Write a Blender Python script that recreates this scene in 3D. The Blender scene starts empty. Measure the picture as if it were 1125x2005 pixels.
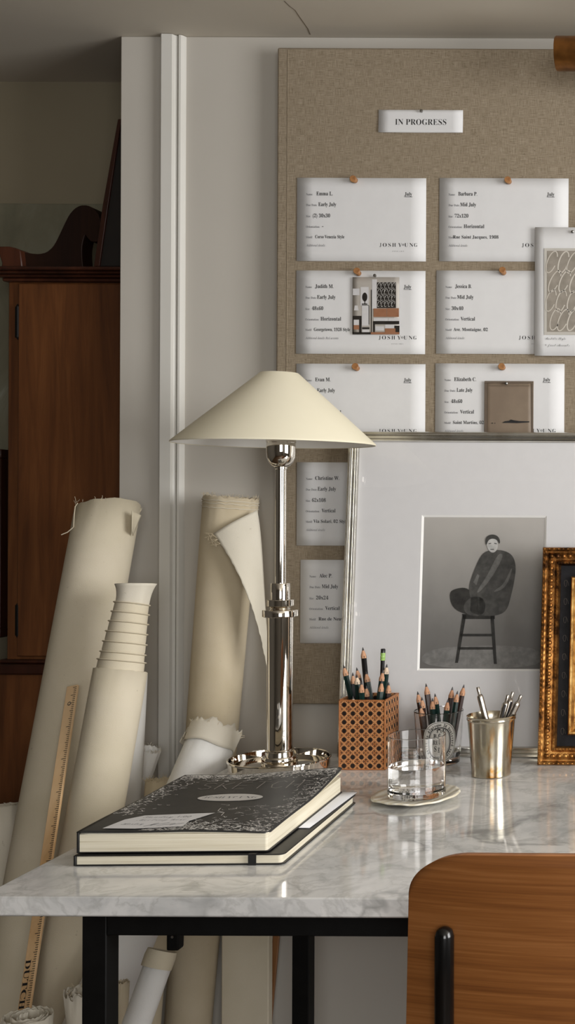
import bpy, math, random
from mathutils import Vector, Matrix, noise as mnoise
random.seed(7)
sc = bpy.context.scene
C = sc.collection
PI = math.pi

# ------------------------------------------------------------------ camera
FPX, PX0, PY0, CAMZ = 2350.0, 1474.0, 990.0, 1.17
ROLL = math.radians(.25)
cam = bpy.data.cameras.new('camera')
camo = bpy.data.objects.new('camera', cam); C.objects.link(camo)
camo.location = (0, 0, CAMZ); camo.rotation_euler = (PI/2, -ROLL, 0)
cam.sensor_fit = 'VERTICAL'; cam.sensor_height = 24; cam.lens = FPX/2005*24
cam.shift_x = (562.5-PX0)/2005; cam.shift_y = (PY0-1002.5)/2005
cam.clip_start = .02
sc.camera = camo
# ------------------------------------------------------------------ light
w = bpy.data.worlds.new('daylight'); sc.world = w; w.use_nodes = True
w.node_tree.nodes['Background'].inputs[0].default_value = (.9, .95, 1, 1)
w.node_tree.nodes['Background'].inputs[1].default_value = 1.0
def area(name, loc, rot, sx, sy, e, col):
    l = bpy.data.lights.new(name, 'AREA'); l.shape = 'RECTANGLE'; l.size = sx; l.size_y = sy
    l.energy = e; l.color = col
    o = bpy.data.objects.new(name, l); C.objects.link(o); o.location = loc; o.rotation_euler = rot
    return o
# daylight through the side window (right), plus soft fill light added behind the camera
area('side_window_light', (1.60, .66, 1.38), (0, PI/2, 0), 1.06, 1.26, 30, (1, .985, .965))
area('rear_fill_light', (.75, -1.62, 1.42), (PI/2, 0, 0), 1.3, 1.0, 17, (1, .985, .965))
sc.view_settings.view_transform = 'Standard'; sc.view_settings.look = 'None'
sc.view_settings.gamma = 1; sc.view_settings.use_curve_mapping = False
sc.view_settings.exposure = 0.72
sc.cycles.use_denoising = True
sc.cycles.max_bounces = 14; sc.cycles.transmission_bounces = 12; sc.cycles.transparent_max_bounces = 12
sc.cycles.diffuse_bounces = 5

# ------------------------------------------------------------------ helpers
def P(px, py, Y):
    dx, dy = px-PX0, py-PY0
    c, s = math.cos(ROLL), math.sin(ROLL)
    return Vector(((dx*c+dy*s)/FPX*Y, Y, CAMZ-(-dx*s+dy*c)/FPX*Y))
def T(px, py, z=.75):
    dx, dy = px-PX0, py-PY0
    c, s = math.cos(ROLL), math.sin(ROLL)
    return P(px, py, (CAMZ-z)*FPX/(-dx*s+dy*c))
def lin(v):
    v /= 255.0
    return v/12.92 if v <= .04045 else ((v+.055)/1.055)**2.4
def rgb(c): return (lin(c[0]), lin(c[1]), lin(c[2]), 1)

def link(o, parent=None, label=None, cat=None, group=None, kind=None):
    C.objects.link(o)
    if parent is not None: o.parent = parent
    if label: o['label'] = label
    if cat: o['category'] = cat
    if group: o['group'] = group
    if kind: o['kind'] = kind
    return o
def thing(name, label, cat, loc, group=None):
    o = bpy.data.objects.new(name, None); o.empty_display_size = .02
    o.location = loc
    return link(o, None, label, cat, group)

class MB:
    """collects shapes in world space, links them as one mesh object"""
    def __init__(s, M=None): s.v = []; s.f = []; s.M = M
    def add(s, vs, fs, M=None):
        n = len(s.v)
        for p in vs:
            p = Vector(p)
            if M is not None: p = M @ p
            if s.M is not None: p = s.M @ p
            s.v.append(p)
        s.f += [tuple(i+n for i in f) for f in fs]
        return s
    def box(s, a, b, M=None):
        x0, y0, z0 = a; x1, y1, z1 = b
        return s.add([(x0,y0,z0),(x1,y0,z0),(x1,y1,z0),(x0,y1,z0),(x0,y0,z1),(x1,y0,z1),(x1,y1,z1),(x0,y1,z1)],
                     [(3,2,1,0),(4,5,6,7),(0,1,5,4),(1,2,6,5),(2,3,7,6),(3,0,4,7)], M)
    def prism(s, poly, d, M=None):
        """poly in x,z plane extruded along +y by d"""
        n = len(poly)
        vs = [(x,0,z) for x,z in poly]+[(x,d,z) for x,z in poly]
        fs = [tuple(range(n)), tuple(range(2*n-1, n-1, -1))]
        fs += [((i+1) % n, i, n+i, n+(i+1) % n) for i in range(n)]
        return s.add(vs, fs, M)
    def slab(s, poly, h, M=None):
        """poly in x,y plane extruded along +z by h"""
        n = len(poly)
        vs = [(x,y,0) for x,y in poly]+[(x,y,h) for x,y in poly]
        fs = [tuple(range(n-1,-1,-1)), tuple(range(n, 2*n))]
        fs += [(i, (i+1) % n, n+(i+1) % n, n+i) for i in range(n)]
        return s.add(vs, fs, M)
    def lathe(s, prof, n=48, M=None, jit=None):
        vs = []; fs = []
        for (r, z) in prof:
            for i in range(n):
                a = 2*PI*i/n
                vs.append((r*math.cos(a), r*math.sin(a), z))
        for k in range(len(prof)-1):
            for i in range(n):
                j = (i+1) % n
                fs.append((k*n+i, k*n+j, (k+1)*n+j, (k+1)*n+i))
        if prof[0][0] > 1e-6 and False: pass
        return s.add(vs, fs, M)
    def tube(s, pts, r, n=10, cap=True):
        pts = [Vector(p) for p in pts]; rs = r if isinstance(r, (list, tuple)) else [r]*len(pts)
        vs = []; fs = []; up = None
        for k, p in enumerate(pts):
            d = (pts[min(k+1, len(pts)-1)]-pts[max(k-1, 0)]).normalized()
            if up is None: up = d.orthogonal().normalized()
            up = (up-d*up.dot(d)).normalized(); b = d.cross(up)
            for i in range(n):
                a = 2*PI*i/n
                vs.append(p+(up*math.cos(a)+b*math.sin(a))*rs[k])
        for k in range(len(pts)-1):
            for i in range(n):
                j = (i+1) % n
                fs.append((k*n+i, k*n+j, (k+1)*n+j, (k+1)*n+i))
        if cap:
            fs.append(tuple(range(n-1,-1,-1))); fs.append(tuple((len(pts)-1)*n+i for i in range(n)))
        return s.add(vs, fs)
    def grid(s, fn, nu, nv, M=None):
        vs = [fn(i/nu, j/nv) for j in range(nv+1) for i in range(nu+1)]
        fs = [(j*(nu+1)+i, j*(nu+1)+i+1, (j+1)*(nu+1)+i+1, (j+1)*(nu+1)+i) for j in range(nv) for i in range(nu)]
        return s.add(vs, fs, M)
    def blob(s, c, r, M=None, nu=8, nv=5):
        vs = []; fs = []
        for j in range(nv+1):
            t = PI*j/nv
            for i in range(nu):
                a = 2*PI*i/nu
                vs.append((c[0]+r[0]*math.sin(t)*math.cos(a), c[1]+r[1]*math.sin(t)*math.sin(a), c[2]+r[2]*math.cos(t)))
        for j in range(nv):
            for i in range(nu):
                k = (i+1) % nu
                fs.append((j*nu+k, j*nu+i, (j+1)*nu+i, (j+1)*nu+k))
        return s.add(vs, fs, M)
    def ribbon(s, pts, wd, nrm):
        """flat stroke through pts lying in the plane with normal nrm"""
        pts = [Vector(p) for p in pts]; nrm = Vector(nrm); vs = []; fs = []
        for k, p in enumerate(pts):
            d = (pts[min(k+1, len(pts)-1)]-pts[max(k-1, 0)])
            sd = d.cross(nrm)
            sd = sd.normalized() if sd.length > 1e-9 else Vector((0,0,0))
            vs += [p-sd*wd/2, p+sd*wd/2]
        for k in range(len(pts)-1): fs.append((2*k, 2*k+1, 2*k+3, 2*k+2))
        return s.add(vs, fs)
    def build(s, name, m, parent=None, smooth=True, angle=35, bevel=0, seg=2, solid=0, label=None, cat=None, group=None, kind=None, origin=None):
        me = bpy.data.meshes.new(name)
        o0 = Vector(parent.matrix_world.translation) if parent is not None and origin is None else Vector(origin or (0,0,0))
        if parent is not None:
            q = parent; o0 = Vector((0,0,0))
            while q is not None: o0 += q.location; q = q.parent
        me.from_pydata([tuple(p-o0) for p in s.v], [], s.f); me.update()
        if smooth:
            me.polygons.foreach_set('use_smooth', [True]*len(me.polygons))
            me.set_sharp_from_angle(angle=math.radians(angle))
        me.materials.append(m)
        o = bpy.data.objects.new(name, me)
        if parent is None: o.location = o0
        if solid:
            md = o.modifiers.new('solid', 'SOLIDIFY'); md.thickness = solid; md.offset = 0
        if bevel:
            md = o.modifiers.new('bevel', 'BEVEL'); md.width = bevel; md.segments = seg; md.limit_method = 'ANGLE'
        return link(o, parent, label, cat, group, kind)

def axis_matrix(A, B):
    """local z runs from A to B, origin at A"""
    A = Vector(A); d = (Vector(B)-A).normalized()
    return Matrix.Translation(A) @ d.to_track_quat('Z', 'Y').to_matrix().to_4x4()

# ---- lettering
BOLD = {}
for i in range(26):
    BOLD[chr(65+i)] = chr(0x1D400+i); BOLD[chr(97+i)] = chr(0x1D41A+i)
for i in range(10): BOLD[str(i)] = chr(0x1D7CE+i)
HAND = {}
for i in range(26):
    HAND[chr(65+i)] = chr(0x1D4D0+i); HAND[chr(97+i)] = chr(0x1D4EA+i)
ITAL = {}
for i in range(26):
    ITAL[chr(65+i)] = chr(0x1D434+i); ITAL[chr(97+i)] = chr(0x1D44E+i) if i != 7 else '\u210E'
_tc = {}
def glyphs(body, style='serif', off=0, res=2, space=1):
    k = (body, style, off, res, space)
    if k in _tc: return _tc[k]
    mp = {'serif': BOLD, 'hand': HAND, 'italic': ITAL, 'sans': {}}[style]
    cu = bpy.data.curves.new('t', 'FONT'); cu.body = ''.join(mp.get(c, c) for c in body)
    cu.size = 1; cu.resolution_u = res; cu.offset = off; cu.space_character = space
    ob = bpy.data.objects.new('t', cu); C.objects.link(ob)
    dg = bpy.context.evaluated_depsgraph_get(); dg.update()
    me = bpy.data.meshes.new_from_object(ob.evaluated_get(dg))
    vs = [(v.co.x, v.co.y) for v in me.vertices]; fs = [tuple(p.vertices) for p in me.polygons]
    bpy.data.objects.remove(ob); bpy.data.curves.remove(cu); bpy.data.meshes.remove(me)
    xs = [v[0] for v in vs] or [0, 1]
    r = (vs, fs, min(xs), max(xs)); _tc[k] = r
    return r
def text(mb, body, O, U, V, width=None, cap=1.0, style='serif', off=0, space=1, warp=None):
    """lettering starting at O, along U, up V (unit vectors); cap = capital height, width fits the length"""
    vs, fs, x0, x1 = glyphs(body, style, off, 2, space)
    sy = cap/.69; sx = width/(x1-x0) if width else sy
    O, U, V = Vector(O), Vector(U), Vector(V)
    pts = [O+U*((x-x0)*sx)+V*(y*sy) for x, y in vs]
    if warp: pts = [warp(p) for p in pts]
    mb.add(pts, fs)

# ------------------------------------------------------------------ materials
class N:
    def __init__(s, name):
        s.m = bpy.data.materials.new(name); s.m.use_nodes = True
        s.t = s.m.node_tree; s.b = s.t.nodes['Principled BSDF']; s.out = s.t.nodes['Material Output']
    def n(s, typ, **kw):
        x = s.t.nodes.new(typ)
        for k, v in kw.items(): setattr(x, k, v)
        return x
    def l(s, a, b): s.t.links.new(a, b)
    def coords(s, scale=(1,1,1), rot=(0,0,0)):
        tc = s.n('ShaderNodeTexCoord'); mp = s.n('ShaderNodeMapping')
        mp.inputs['Scale'].default_value = scale; mp.inputs['Rotation'].default_value = rot
        s.l(tc.outputs['Object'], mp.inputs['Vector']); return mp.outputs[0]
    def noise(s, vec, scale, detail=4, rough=.55, dist=0):
        x = s.n('ShaderNodeTexNoise'); x.inputs['Scale'].default_value = scale; x.inputs['Detail'].default_value = detail
        x.inputs['Roughness'].default_value = rough; x.inputs['Distortion'].default_value = dist
        s.l(vec, x.inputs['Vector']); return x.outputs[0]
    def ramp(s, fac, stops):
        r = s.n('ShaderNodeValToRGB'); e = r.color_ramp.elements
        while len(e) < len(stops): e.new(.5)
        for q, (p, c) in zip(e, stops): q.position = p; q.color = rgb(c) if len(c) == 3 else c
        s.l(fac, r.inputs[0]); return r.outputs[0]
    def math(s, op, a, b=None):
        x = s.n('ShaderNodeMath', operation=op)
        for i, q in enumerate((a, b)):
            if q is None: continue
            if isinstance(q, (int, float)): x.inputs[i].default_value = q
            else: s.l(q, x.inputs[i])
        return x.outputs[0]
    def mix(s, fac, a, b, mode='MIX'):
        x = s.n('ShaderNodeMix', data_type='RGBA', blend_type=mode)
        for i, q in ((0, fac), (6, a), (7, b)):
            if isinstance(q, (int, float)): x.inputs[i].default_value = q
            elif isinstance(q, tuple): x.inputs[i].default_value = rgb(q)
            else: s.l(q, x.inputs[i])
        return x.outputs[2]
    def bump(s, h, strength=.2, dist=.001):
        x = s.n('ShaderNodeBump'); x.inputs['Strength'].default_value = strength; x.inputs['Distance'].default_value = dist
        s.l(h, x.inputs['Height']); s.l(x.outputs[0], s.b.inputs['Normal'])
    def col(s, c):
        if isinstance(c, tuple): s.b.inputs['Base Color'].default_value = rgb(c)
        else: s.l(c, s.b.inputs['Base Color'])
    def set(s, rough=.5, metal=0, **kw):
        s.b.inputs['Roughness'].default_value = rough; s.b.inputs['Metallic'].default_value = metal
        for k, v in kw.items(): s.b.inputs[k].default_value = v
        return s.m

def plain(name, c, rough=.5, metal=0, c2=None, scale=20, vs=(1,1,1), bump=0, bdist=.0005, detail=4, lo=.35, hi=.65, **kw):
    k = N(name)
    if c2 is None and not bump: k.col(c)
    else:
        v = k.noise(k.coords(vs), scale, detail)
        if c2: k.col(k.ramp(v, [(lo, c), (hi, c2)]))
        else: k.col(c)
        if bump: k.bump(v, bump, bdist)
    return k.set(rough, metal, **kw)

m_wall = plain('wall_paint', (195,190,181), .65, c2=(199,194,185), scale=3, bump=.0)
m_trim = plain('trim_paint', (216,214,207), .4, c2=(219,217,211), scale=5)
m_ceiling = plain('ceiling_paint', (198,190,176), .8, c2=(202,195,182), scale=2)
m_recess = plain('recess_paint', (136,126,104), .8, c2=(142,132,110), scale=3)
m_room = plain('far_wall_paint', (92,87,80), .8, c2=(98,93,86), scale=3)
m_floor = plain('oak_floor', (74,56,40), .5, c2=(92,70,50), scale=6, vs=(1,12,1))
m_black_steel = plain('black_steel', (9,9,9), .55, c2=(13,13,13), scale=60, **{'Specular IOR Level': .2})
m_paper = plain('white_card', (224,224,225), .6, c2=(227,227,228), scale=30)
m_ink = plain('black_ink', (22,22,24), .7, c2=(30,30,32), scale=200)
m_grey_ink = plain('grey_ink', (112,112,116), .7, c2=(120,120,124), scale=200)
m_pin_wood = plain('pin_wood', (176,126,78), .5, c2=(140,92,52), scale=160)
m_steel_pin = plain('pin_steel', (150,148,145), .3, 1, c2=(165,163,160), scale=200)
def linen():
    k = N('linen_weave')
    a = k.noise(k.coords((60, 1, 1300)), 1, 3, .6)
    b = k.noise(k.coords((1300, 1, 60)), 1, 3, .6)
    big = k.noise(k.coords((14, 14, 5)), 1, 3)
    s = k.math('ADD', k.math('MULTIPLY', a, .5), k.math('MULTIPLY', b, .5))
    c = k.ramp(s, [(.34, (102,92,76)), (.46, (140,127,108)), (.54, (157,144,125)), (.68, (186,174,155))])
    sp = k.noise(k.coords((170, 1, 330)), 1, 2, .7)
    c = k.mix(k.ramp(sp, [(.60, (0,0,0)), (.74, (255,255,255))]), c, (108,96,77))
    k.col(k.mix(k.math('MULTIPLY', big, .45), c, (142,128,108)))
    k.bump(s, .5, .0006)
    return k.set(.95, 0, **{'Specular IOR Level': .1})
m_linen = linen()
def marble():
    k = N('carrara_marble')
    v = k.coords((1, 1, 1))
    warp = k.noise(v, 3.2, 5, .6)
    mp = k.n('ShaderNodeVectorMath', operation='ADD'); sc_ = k.n('ShaderNodeVectorMath', operation='SCALE')
    wn = k.n('ShaderNodeTexNoise'); wn.inputs['Scale'].default_value = 4.5; wn.inputs['Detail'].default_value = 5
    k.l(v, wn.inputs['Vector']); k.l(wn.outputs[1], sc_.inputs[0]); sc_.inputs['Scale'].default_value = .22
    k.l(v, mp.inputs[0]); k.l(sc_.outputs[0], mp.inputs[1]); wv = mp.outputs[0]
    cloud = k.noise(wv, 9, 6, .62)
    c = k.ramp(cloud, [(.36, (200,201,201)), (.5, (226,226,225)), (.66, (238,237,235))])
    r1 = k.math('ABSOLUTE', k.math('SUBTRACT', k.noise(wv, 7, 4, .5), .5))
    vein = k.ramp(r1, [(.0, (255,255,255)), (.035, (0,0,0))])
    r2 = k.math('ABSOLUTE', k.math('SUBTRACT', k.noise(wv, 17, 5, .6), .5))
    vein2 = k.ramp(r2, [(.0, (255,255,255)), (.05, (0,0,0))])
    gate = k.ramp(k.noise(v, 5, 2), [(.45, (0,0,0)), (.6, (255,255,255))])
    c = k.mix(k.math('MULTIPLY', k.math('MULTIPLY', vein, gate), .62), c, (136,137,136))
    c = k.mix(k.math('MULTIPLY', vein2, .30), c, (150,150,146))
    k.col(c); return k.set(.07, 0, **{'Specular IOR Level': .55})
m_marble = marble()
def wood(name, dark, mid, light, vs, rough=.4, scale=1, spec=.5, bump=.05):
    k = N(name)
    a = k.noise(k.coords(vs), scale, 6, .65, .6)
    b = k.noise(k.coords(tuple(x*.22 for x in vs)), scale, 3, .5, .4)
    s = k.math('ADD', k.math('MULTIPLY', a, .55), k.math('MULTIPLY', b, .45))
    k.col(k.ramp(s, [(.36, dark), (.5, mid), (.64, light)]))
    k.bump(a, bump, .0004)
    return k.set(rough, 0, **{'Specular IOR Level': spec})
m_ply = wood('oak_plywood', (112,66,30), (138,86,42), (158,104,58), (5, 5, 260), .38)
m_ply_edge = plain('plywood_edge', (176,120,76), .5, c2=(150,98,60), scale=1, vs=(4,4,900))
m_cab = wood('cherry_wood', (72,41,21), (102,61,31), (124,79,43), (40, 40, 3), .42, spec=.4)
m_cab_dark = wood('dark_cherry_wood', (40,18,10), (58,28,16), (76,40,24), (40, 40, 4), .4, spec=.4)
m_cab_black = wood('blackened_cherry', (24,12,8), (34,18,11), (44,25,15), (40,40,4), .5, spec=.2)
m_ebony = plain('ebonised_wood', (20,15,12), .6, c2=(28,21,16), scale=30)
def canvas(name, c, c2, fine=900):
    k = N(name)
    f = k.noise(k.coords((1,1,1)), fine, 2, .6)
    bl = k.noise(k.coords((1,1,1)), 9, 4)
    c_ = k.ramp(bl, [(.35, c), (.65, c2)])
    sp = k.ramp(k.noise(k.coords((1,1,1)), 120, 2, .5), [(.72, (0,0,0)), (.80, (255,255,255))])
    c_ = k.mix(k.math('MULTIPLY', sp, .35), c_, (130,112,86))
    k.col(c_); k.bump(f, .35, .0006)
    return k.set(.9, 0, **{'Specular IOR Level': .12})
m_canvas = canvas('raw_canvas', (210,200,176), (218,208,187))
m_canvas_tan = canvas('tan_canvas', (200,186,158), (209,196,171))
m_canvas_pale = canvas('pale_canvas', (214,207,190), (221,214,199))
m_primed = canvas('primed_canvas', (228,227,223), (234,233,230))
m_chrome = plain('polished_nickel', (232,226,216), .04, 1, c2=(228,222,212), scale=3)
m_shade = plain('cream_shade', (235,228,203), .8, c2=(239,232,209), scale=6)
m_shade_in = plain('white_lining', (238,236,230), .8, c2=(241,239,234), scale=6)
m_frame_silver = plain('silver_leaf', (222,220,213), .24, 1, c2=(204,200,190), scale=40)
m_mat = plain('mat_board', (219,218,219), .85, c2=(221,220,221), scale=60)
m_bevel = plain('mat_bevel', (246,245,242), .8, c2=(248,247,245), scale=60)
def gold(name, hi, mid, lo, rough=.32):
    k = N(name); a = k.noise(k.coords(), 70, 5, .65); b = k.noise(k.coords(), 14, 3)
    s = k.math('ADD', k.math('MULTIPLY', a, .6), k.math('MULTIPLY', b, .4))
    k.col(k.ramp(s, [(.38, lo), (.5, mid), (.62, hi)])); k.bump(a, .35, .001)
    return k.set(rough, .85)
m_gold = gold('burnished_gold', (206,156,90), (158,106,52), (64,38,18))
m_gold_pale = gold('pale_gold', (220,184,118), (190,146,82), (120,80,40), .3)
m_black_panel = plain('black_panel', (13,13,16), .6, c2=(24,23,27), scale=90, bump=.4, **{'Specular IOR Level': .25})
def silver_cup():
    k = N('tarnished_silver'); v = k.coords((1,1,.55))
    a = k.noise(v, 26, 4, .6, .6); fine = k.noise(k.coords(), 160, 3)
    c = k.ramp(a, [(.42, (214,208,194)), (.56, (190,180,158)), (.66, (176,128,62))])
    k.col(c); k.bump(fine, .04, .0006); return k.set(.2, 1)
m_cup = silver_cup()
m_pen = plain('brushed_steel', (196,190,182), .26, 1, c2=(182,176,168), scale=300, vs=(1,1,.02))
m_pencil_green = plain('green_lacquer', (12,38,34), .3, c2=(15,44,40), scale=40)
m_pencil_black = plain('black_lacquer', (20,19,20), .3, c2=(28,26,27), scale=40)
m_pencil_brown = plain('brown_lacquer', (46,28,24), .35, c2=(54,34,28), scale=40)
m_cedar = plain('cedar_wood', (206,160,128), .7, c2=(190,140,106), scale=150)
m_pale_wood = plain('basswood', (228,208,186), .7, c2=(214,190,164), scale=150)
m_lead = plain('graphite', (44,42,44), .35, c2=(58,56,58), scale=200)
m_lime = plain('lime_band', (170,205,120), .4, c2=(150,190,100), scale=200)
def glass(name, col=(1,1,1,1), ior=1.45, rough=0):
    k = N(name); k.b.inputs['Base Color'].default_value = col
    return k.set(rough, 0, **{'Transmission Weight': 1.0, 'IOR': ior})
m_glass = glass('clear_glass'); m_water = glass('water', (1,1,1,1), 1.33)
def pane():
    k = N('picture_glazing'); k.t.nodes.remove(k.b)
    tr = k.n('ShaderNodeBsdfTransparent'); gl = k.n('ShaderNodeBsdfGlossy'); gl.inputs['Roughness'].default_value = .01
    fr = k.n('ShaderNodeLayerWeight'); fr.inputs['Blend'].default_value = .5
    fac = k.math('ADD', .035, k.math('MULTIPLY', .8, k.math('POWER', fr.outputs['Facing'], 5)))
    mx = k.n('ShaderNodeMixShader'); k.l(fac, mx.inputs[0]); k.l(tr.outputs[0], mx.inputs[1]); k.l(gl.outputs[0], mx.inputs[2])
    k.l(mx.outputs[0], k.out.inputs[0]); return k.m
m_pane = pane()
def shell():
    k = N('shell_glaze'); wv = k.n('ShaderNodeTexWave'); wv.inputs['Scale'].default_value = 22; wv.inputs['Distortion'].default_value = 2.5
    k.l(k.coords((1,.6,1), (0,0,.5)), wv.inputs['Vector'])
    k.col(k.ramp(wv.outputs[0], [(.2, (226,218,196)), (.8, (238,234,220))])); k.bump(wv.outputs[0], .3, .002)
    return k.set(.3, 0)
m_shell = shell()
m_cover = plain('black_cover', (40,40,40), .5, c2=(50,50,49), scale=25)
m_cover_black = plain('black_leatherette', (20,20,21), .45, c2=(28,28,29), scale=200)
def pages():
    k = N('page_edges'); a = k.noise(k.coords((2.5,2.5,2600)), 1, 2, .6); b = k.noise(k.coords((6,6,240)), 1, 3)
    s = k.math('ADD', k.math('MULTIPLY', a, .5), k.math('MULTIPLY', b, .5))
    k.col(k.ramp(s, [(.34, (196,184,156)), (.48, (228,220,198)), (.64, (236,229,210))])); k.bump(a, .3, .0004)
    return k.set(.85, 0)
m_pages = pages()
m_white_ink = plain('white_ink', (228,226,222), .7, c2=(216,214,210), scale=200)
m_pencil_line = plain('grey_pencil_line', (150,147,142), .6, c2=(134,131,126), scale=200)
m_sticker = plain('sticker_paper', (204,202,198), .5, c2=(210,208,204), scale=40)
m_ruler = wood('yardstick_wood', (214,172,122), (230,192,144), (238,204,160), (30, 30, 2.5), .45)
m_bronze = plain('bronzed_brass', (150,100,48), .36, .7, c2=(104,66,30), scale=1, vs=(26,26,30), detail=3)
m_caned_liner = plain('liner_brown', (42,24,12), .8, c2=(52,30,16), scale=60)

# ------------------------------------------------------------------ the room
YW = 2.11            # plane of the wall behind the desk
XE = P(237, 70, YW).x
ZC = P(900, 74, YW).z
struct = dict(kind='structure')
MB().box((-2.5, -1.7, -.03), (1.7, 2.5, 0)).build('floor', m_floor, **struct)
MB().box((-2.5, -1.7, ZC), (1.7, 2.5, ZC+.05)).build('ceiling', m_ceiling, **struct)
MB().box((XE, YW, 0), (1.7, YW+.03, ZC)).build('wall_back', m_wall, bevel=.001, **struct)
YR = .8415/ (825/2350) if False else (ZC-CAMZ)/((PY0-166)/FPX)
MB().box((-2.5, YR, 0), (XE+.25, YR+.05, ZC)).build('wall_recess', m_recess, **struct)
MB().box((XE+.20, YW+.03, 0), (XE+.25, YR, ZC)).build('wall_reveal', m_recess, **struct)
MB().box((-2.5, -1.7, 0), (-2.45, YR, ZC)).build('wall_left', m_room, **struct)
def wall_open(mb, ax, a0, a1, t0, t1, o0, o1, z0, z1):
    def bx(p, q, za, zb):
        if q-p < 1e-4: return
        if ax == 'y': mb.box((t0, p, za), (t1, q, zb))
        else: mb.box((p, t0, za), (q, t1, zb))
    bx(a0, o0, 0, ZC); bx(o1, a1, 0, ZC); bx(o0, o1, 0, z0); bx(o0, o1, z1, ZC)
mb = MB(); wall_open(mb, 'y', -1.7, YW+.03, 1.62, 1.70, 0, 1.32, .84, 1.92); mb.build('wall_right', m_room, **struct)
mb = MB(); wall_open(mb, 'x', -2.5, 1.7, -1.78, -1.70, .08, 1.42, .90, 1.94); mb.build('wall_front', m_room, **struct)
def win(name, ax, t, o0, o1, z0, z1):
    mb = MB()
    def bx(p, q, za, zb):
        if ax == 'y': mb.box((t-.02, p, za), (t+.02, q, zb))
        else: mb.box((p, t-.02, za), (q, t+.02, zb))
    wd = .035
    bx(o0, o0+wd, z0, z1); bx(o1-wd, o1, z0, z1); bx(o0+wd, o1-wd, z0, z0+wd); bx(o0+wd, o1-wd, z1-wd, z1)
    mid = (o0+o1)/2; bx(mid-.012, mid+.012, z0+wd, z1-wd)
    mb.build(name, m_trim, bevel=.003, **struct)
win('window_1', 'y', 1.66, 0, 1.32, .84, 1.92)
win('added_window', 'x', -1.74, .08, 1.42, .90, 1.94)  # unseen window, added as the opening for the soft fill light
# vertical moulding on the wall left of the desk
def trim(name, x0, x1, prof, top=None):
    """prof: list of (t across 0..1, depth towards the room)"""
    a = P(x0, 500, YW).x; b = P(x1, 500, YW).x
    pts = [(a+(b-a)*t, YW-d) for t, d in prof]
    poly = pts+[(b, YW+.001), (a, YW+.001)]
    MB().slab(poly, ZC-.001).build(name, m_trim, smooth=True, angle=25, **struct)
trim('trim_1', 319.5, 349, [(0,.0),(0,.013),(.1,.0155),(.78,.0145),(.86,.009),(1,.006)])
trim('trim_2', 349.3, 363, [(0,.003),(.15,.008),(.35,.0105),(.6,.010),(.85,.006),(1,.001)])
# hairline crack of the ceiling, a thin darker ribbon
mb = MB()
cr = [(556,2),(566,12),(577,20),(585,32),(592,42),(602,56),(607,68)]
pts = []
for px, py in cr:
    dx, dy = px-PX0, py-PY0
    Yc = (ZC-.0006-CAMZ)*FPX/(-(dy*math.cos(ROLL)-dx*math.sin(ROLL)))
    pts.append(P(px, py, Yc))
mb.ribbon(pts, .0016, (0,0,1)); mb.build('ceiling_crack', plain('crack_tone', (128,116,98), .9, c2=(120,108,92), scale=30), smooth=False, **struct)

# ------------------------------------------------------------------ cabinet in the recess
YC = 2.185
def Pc(px, py, Y=YC): return P(px, py, Y)
base = Pc(120, 1320); base.z = 0
cab = thing('cabinet', 'tall brown wooden cabinet with scrolled top standing in the dark recess at left', 'cabinet', base)
xr = XE+.17; xl = Pc(15, 900).x; zt = Pc(100, 551).z; zm = Pc(100, 1300).z; zb = .0
MB().box((xl, YC, zm), (xr, YR-.026, zt)).build('carcass', m_cab, cab, bevel=.002)
MB().box((Pc(-6,1500).x, YC-.012, .001), (xr, YR-.026, zm-.012)).build('lower_case', m_cab, cab, bevel=.002)
mb = MB()
for (py0, py1, d, ex) in ((1290,1298,.012,10),(1298,1318,.022,18)):
    mb.box((Pc(15-ex,1290).x, YC-d, Pc(0,py1).z), (xr, YR-.026, Pc(0,py0).z))
mb.build('waist_moulding', m_cab_dark, cab, bevel=.003)
d = MB().box((Pc(41,800).x, YC-.010, Pc(0,1284).z), (xr-.004, YC-.0005, Pc(0,556).z)).build('door', m_cab, cab, bevel=.002)
for py in (630, 1215):
    h = MB()
    a = Pc(34.5, py-30, YC-.008); b = Pc(34.5, py+30, YC-.008)
    h.tube([a, b], .0032, 10); h.tube([a+Vector((0,0,.004)), a], [.001, .0028], 8); h.tube([b, b-Vector((0,0,.004))], [.0028, .001], 8)
    h.box((a.x-.008, YC-.0025, b.z), (a.x+.006, YC+.0005, a.z))
    h.build('hinge', m_black_steel, cab, label='black iron door hinge')
mb = MB()
for (py0, py1, d, ex) in ((529,536,.040,34),(536,541,.032,26),(541,546,.022,20),(546,553,.012,8)):
    mb.box((Pc(16-ex/2, 530).x, YC-d, Pc(0,py1).z), (xr, YR-.026, Pc(0,py0).z))
mb.build('cornice', m_cab_dark, cab, bevel=.0025)
zc0 = Pc(0,529).z
sw = [(62,529),(52,527),(75,524),(92,519),(108,508),(120,492),(130,472),(138,454),(146,434),(154,420),(164,409),(176,405),(186,409),(195,416),(201,428),(204,444),(203,462),(201,476),
      (192,477),(184,476),(178,469),(173,461),(169,474),(166,488),(167,508),(169,529)]
swan = [(Pc(x,y).x, max(Pc(x,y).z, zc0)) for x, y in sw[:1]+sw[2:]]
swan = [(Pc(x,y).x, Pc(x,y).z) for x, y in [(46,529.5),(44,516),(52,496),(68,499),(84,500),(98,497),(110,487),(118,474),(126,457),(134,440),(142,424),(152,412),(164,405),(178,405),(190,411),(199,422),(203.5,436),(204,456),(202,474),
      (194,477),(185,476),(178,469),(173.5,461),(169.5,474),(167,488),(167.5,508),(170,529.5)]]
_sm = swan[:2]
for _i in range(1, len(swan)-1):
    _a, _b, _c = swan[_i-1], swan[_i], swan[_i+1]
    _sm += [(_b[0]*.78+_a[0]*.22, _b[1]*.78+_a[1]*.22), (_b[0]*.78+_c[0]*.22, _b[1]*.78+_c[1]*.22)]
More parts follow.
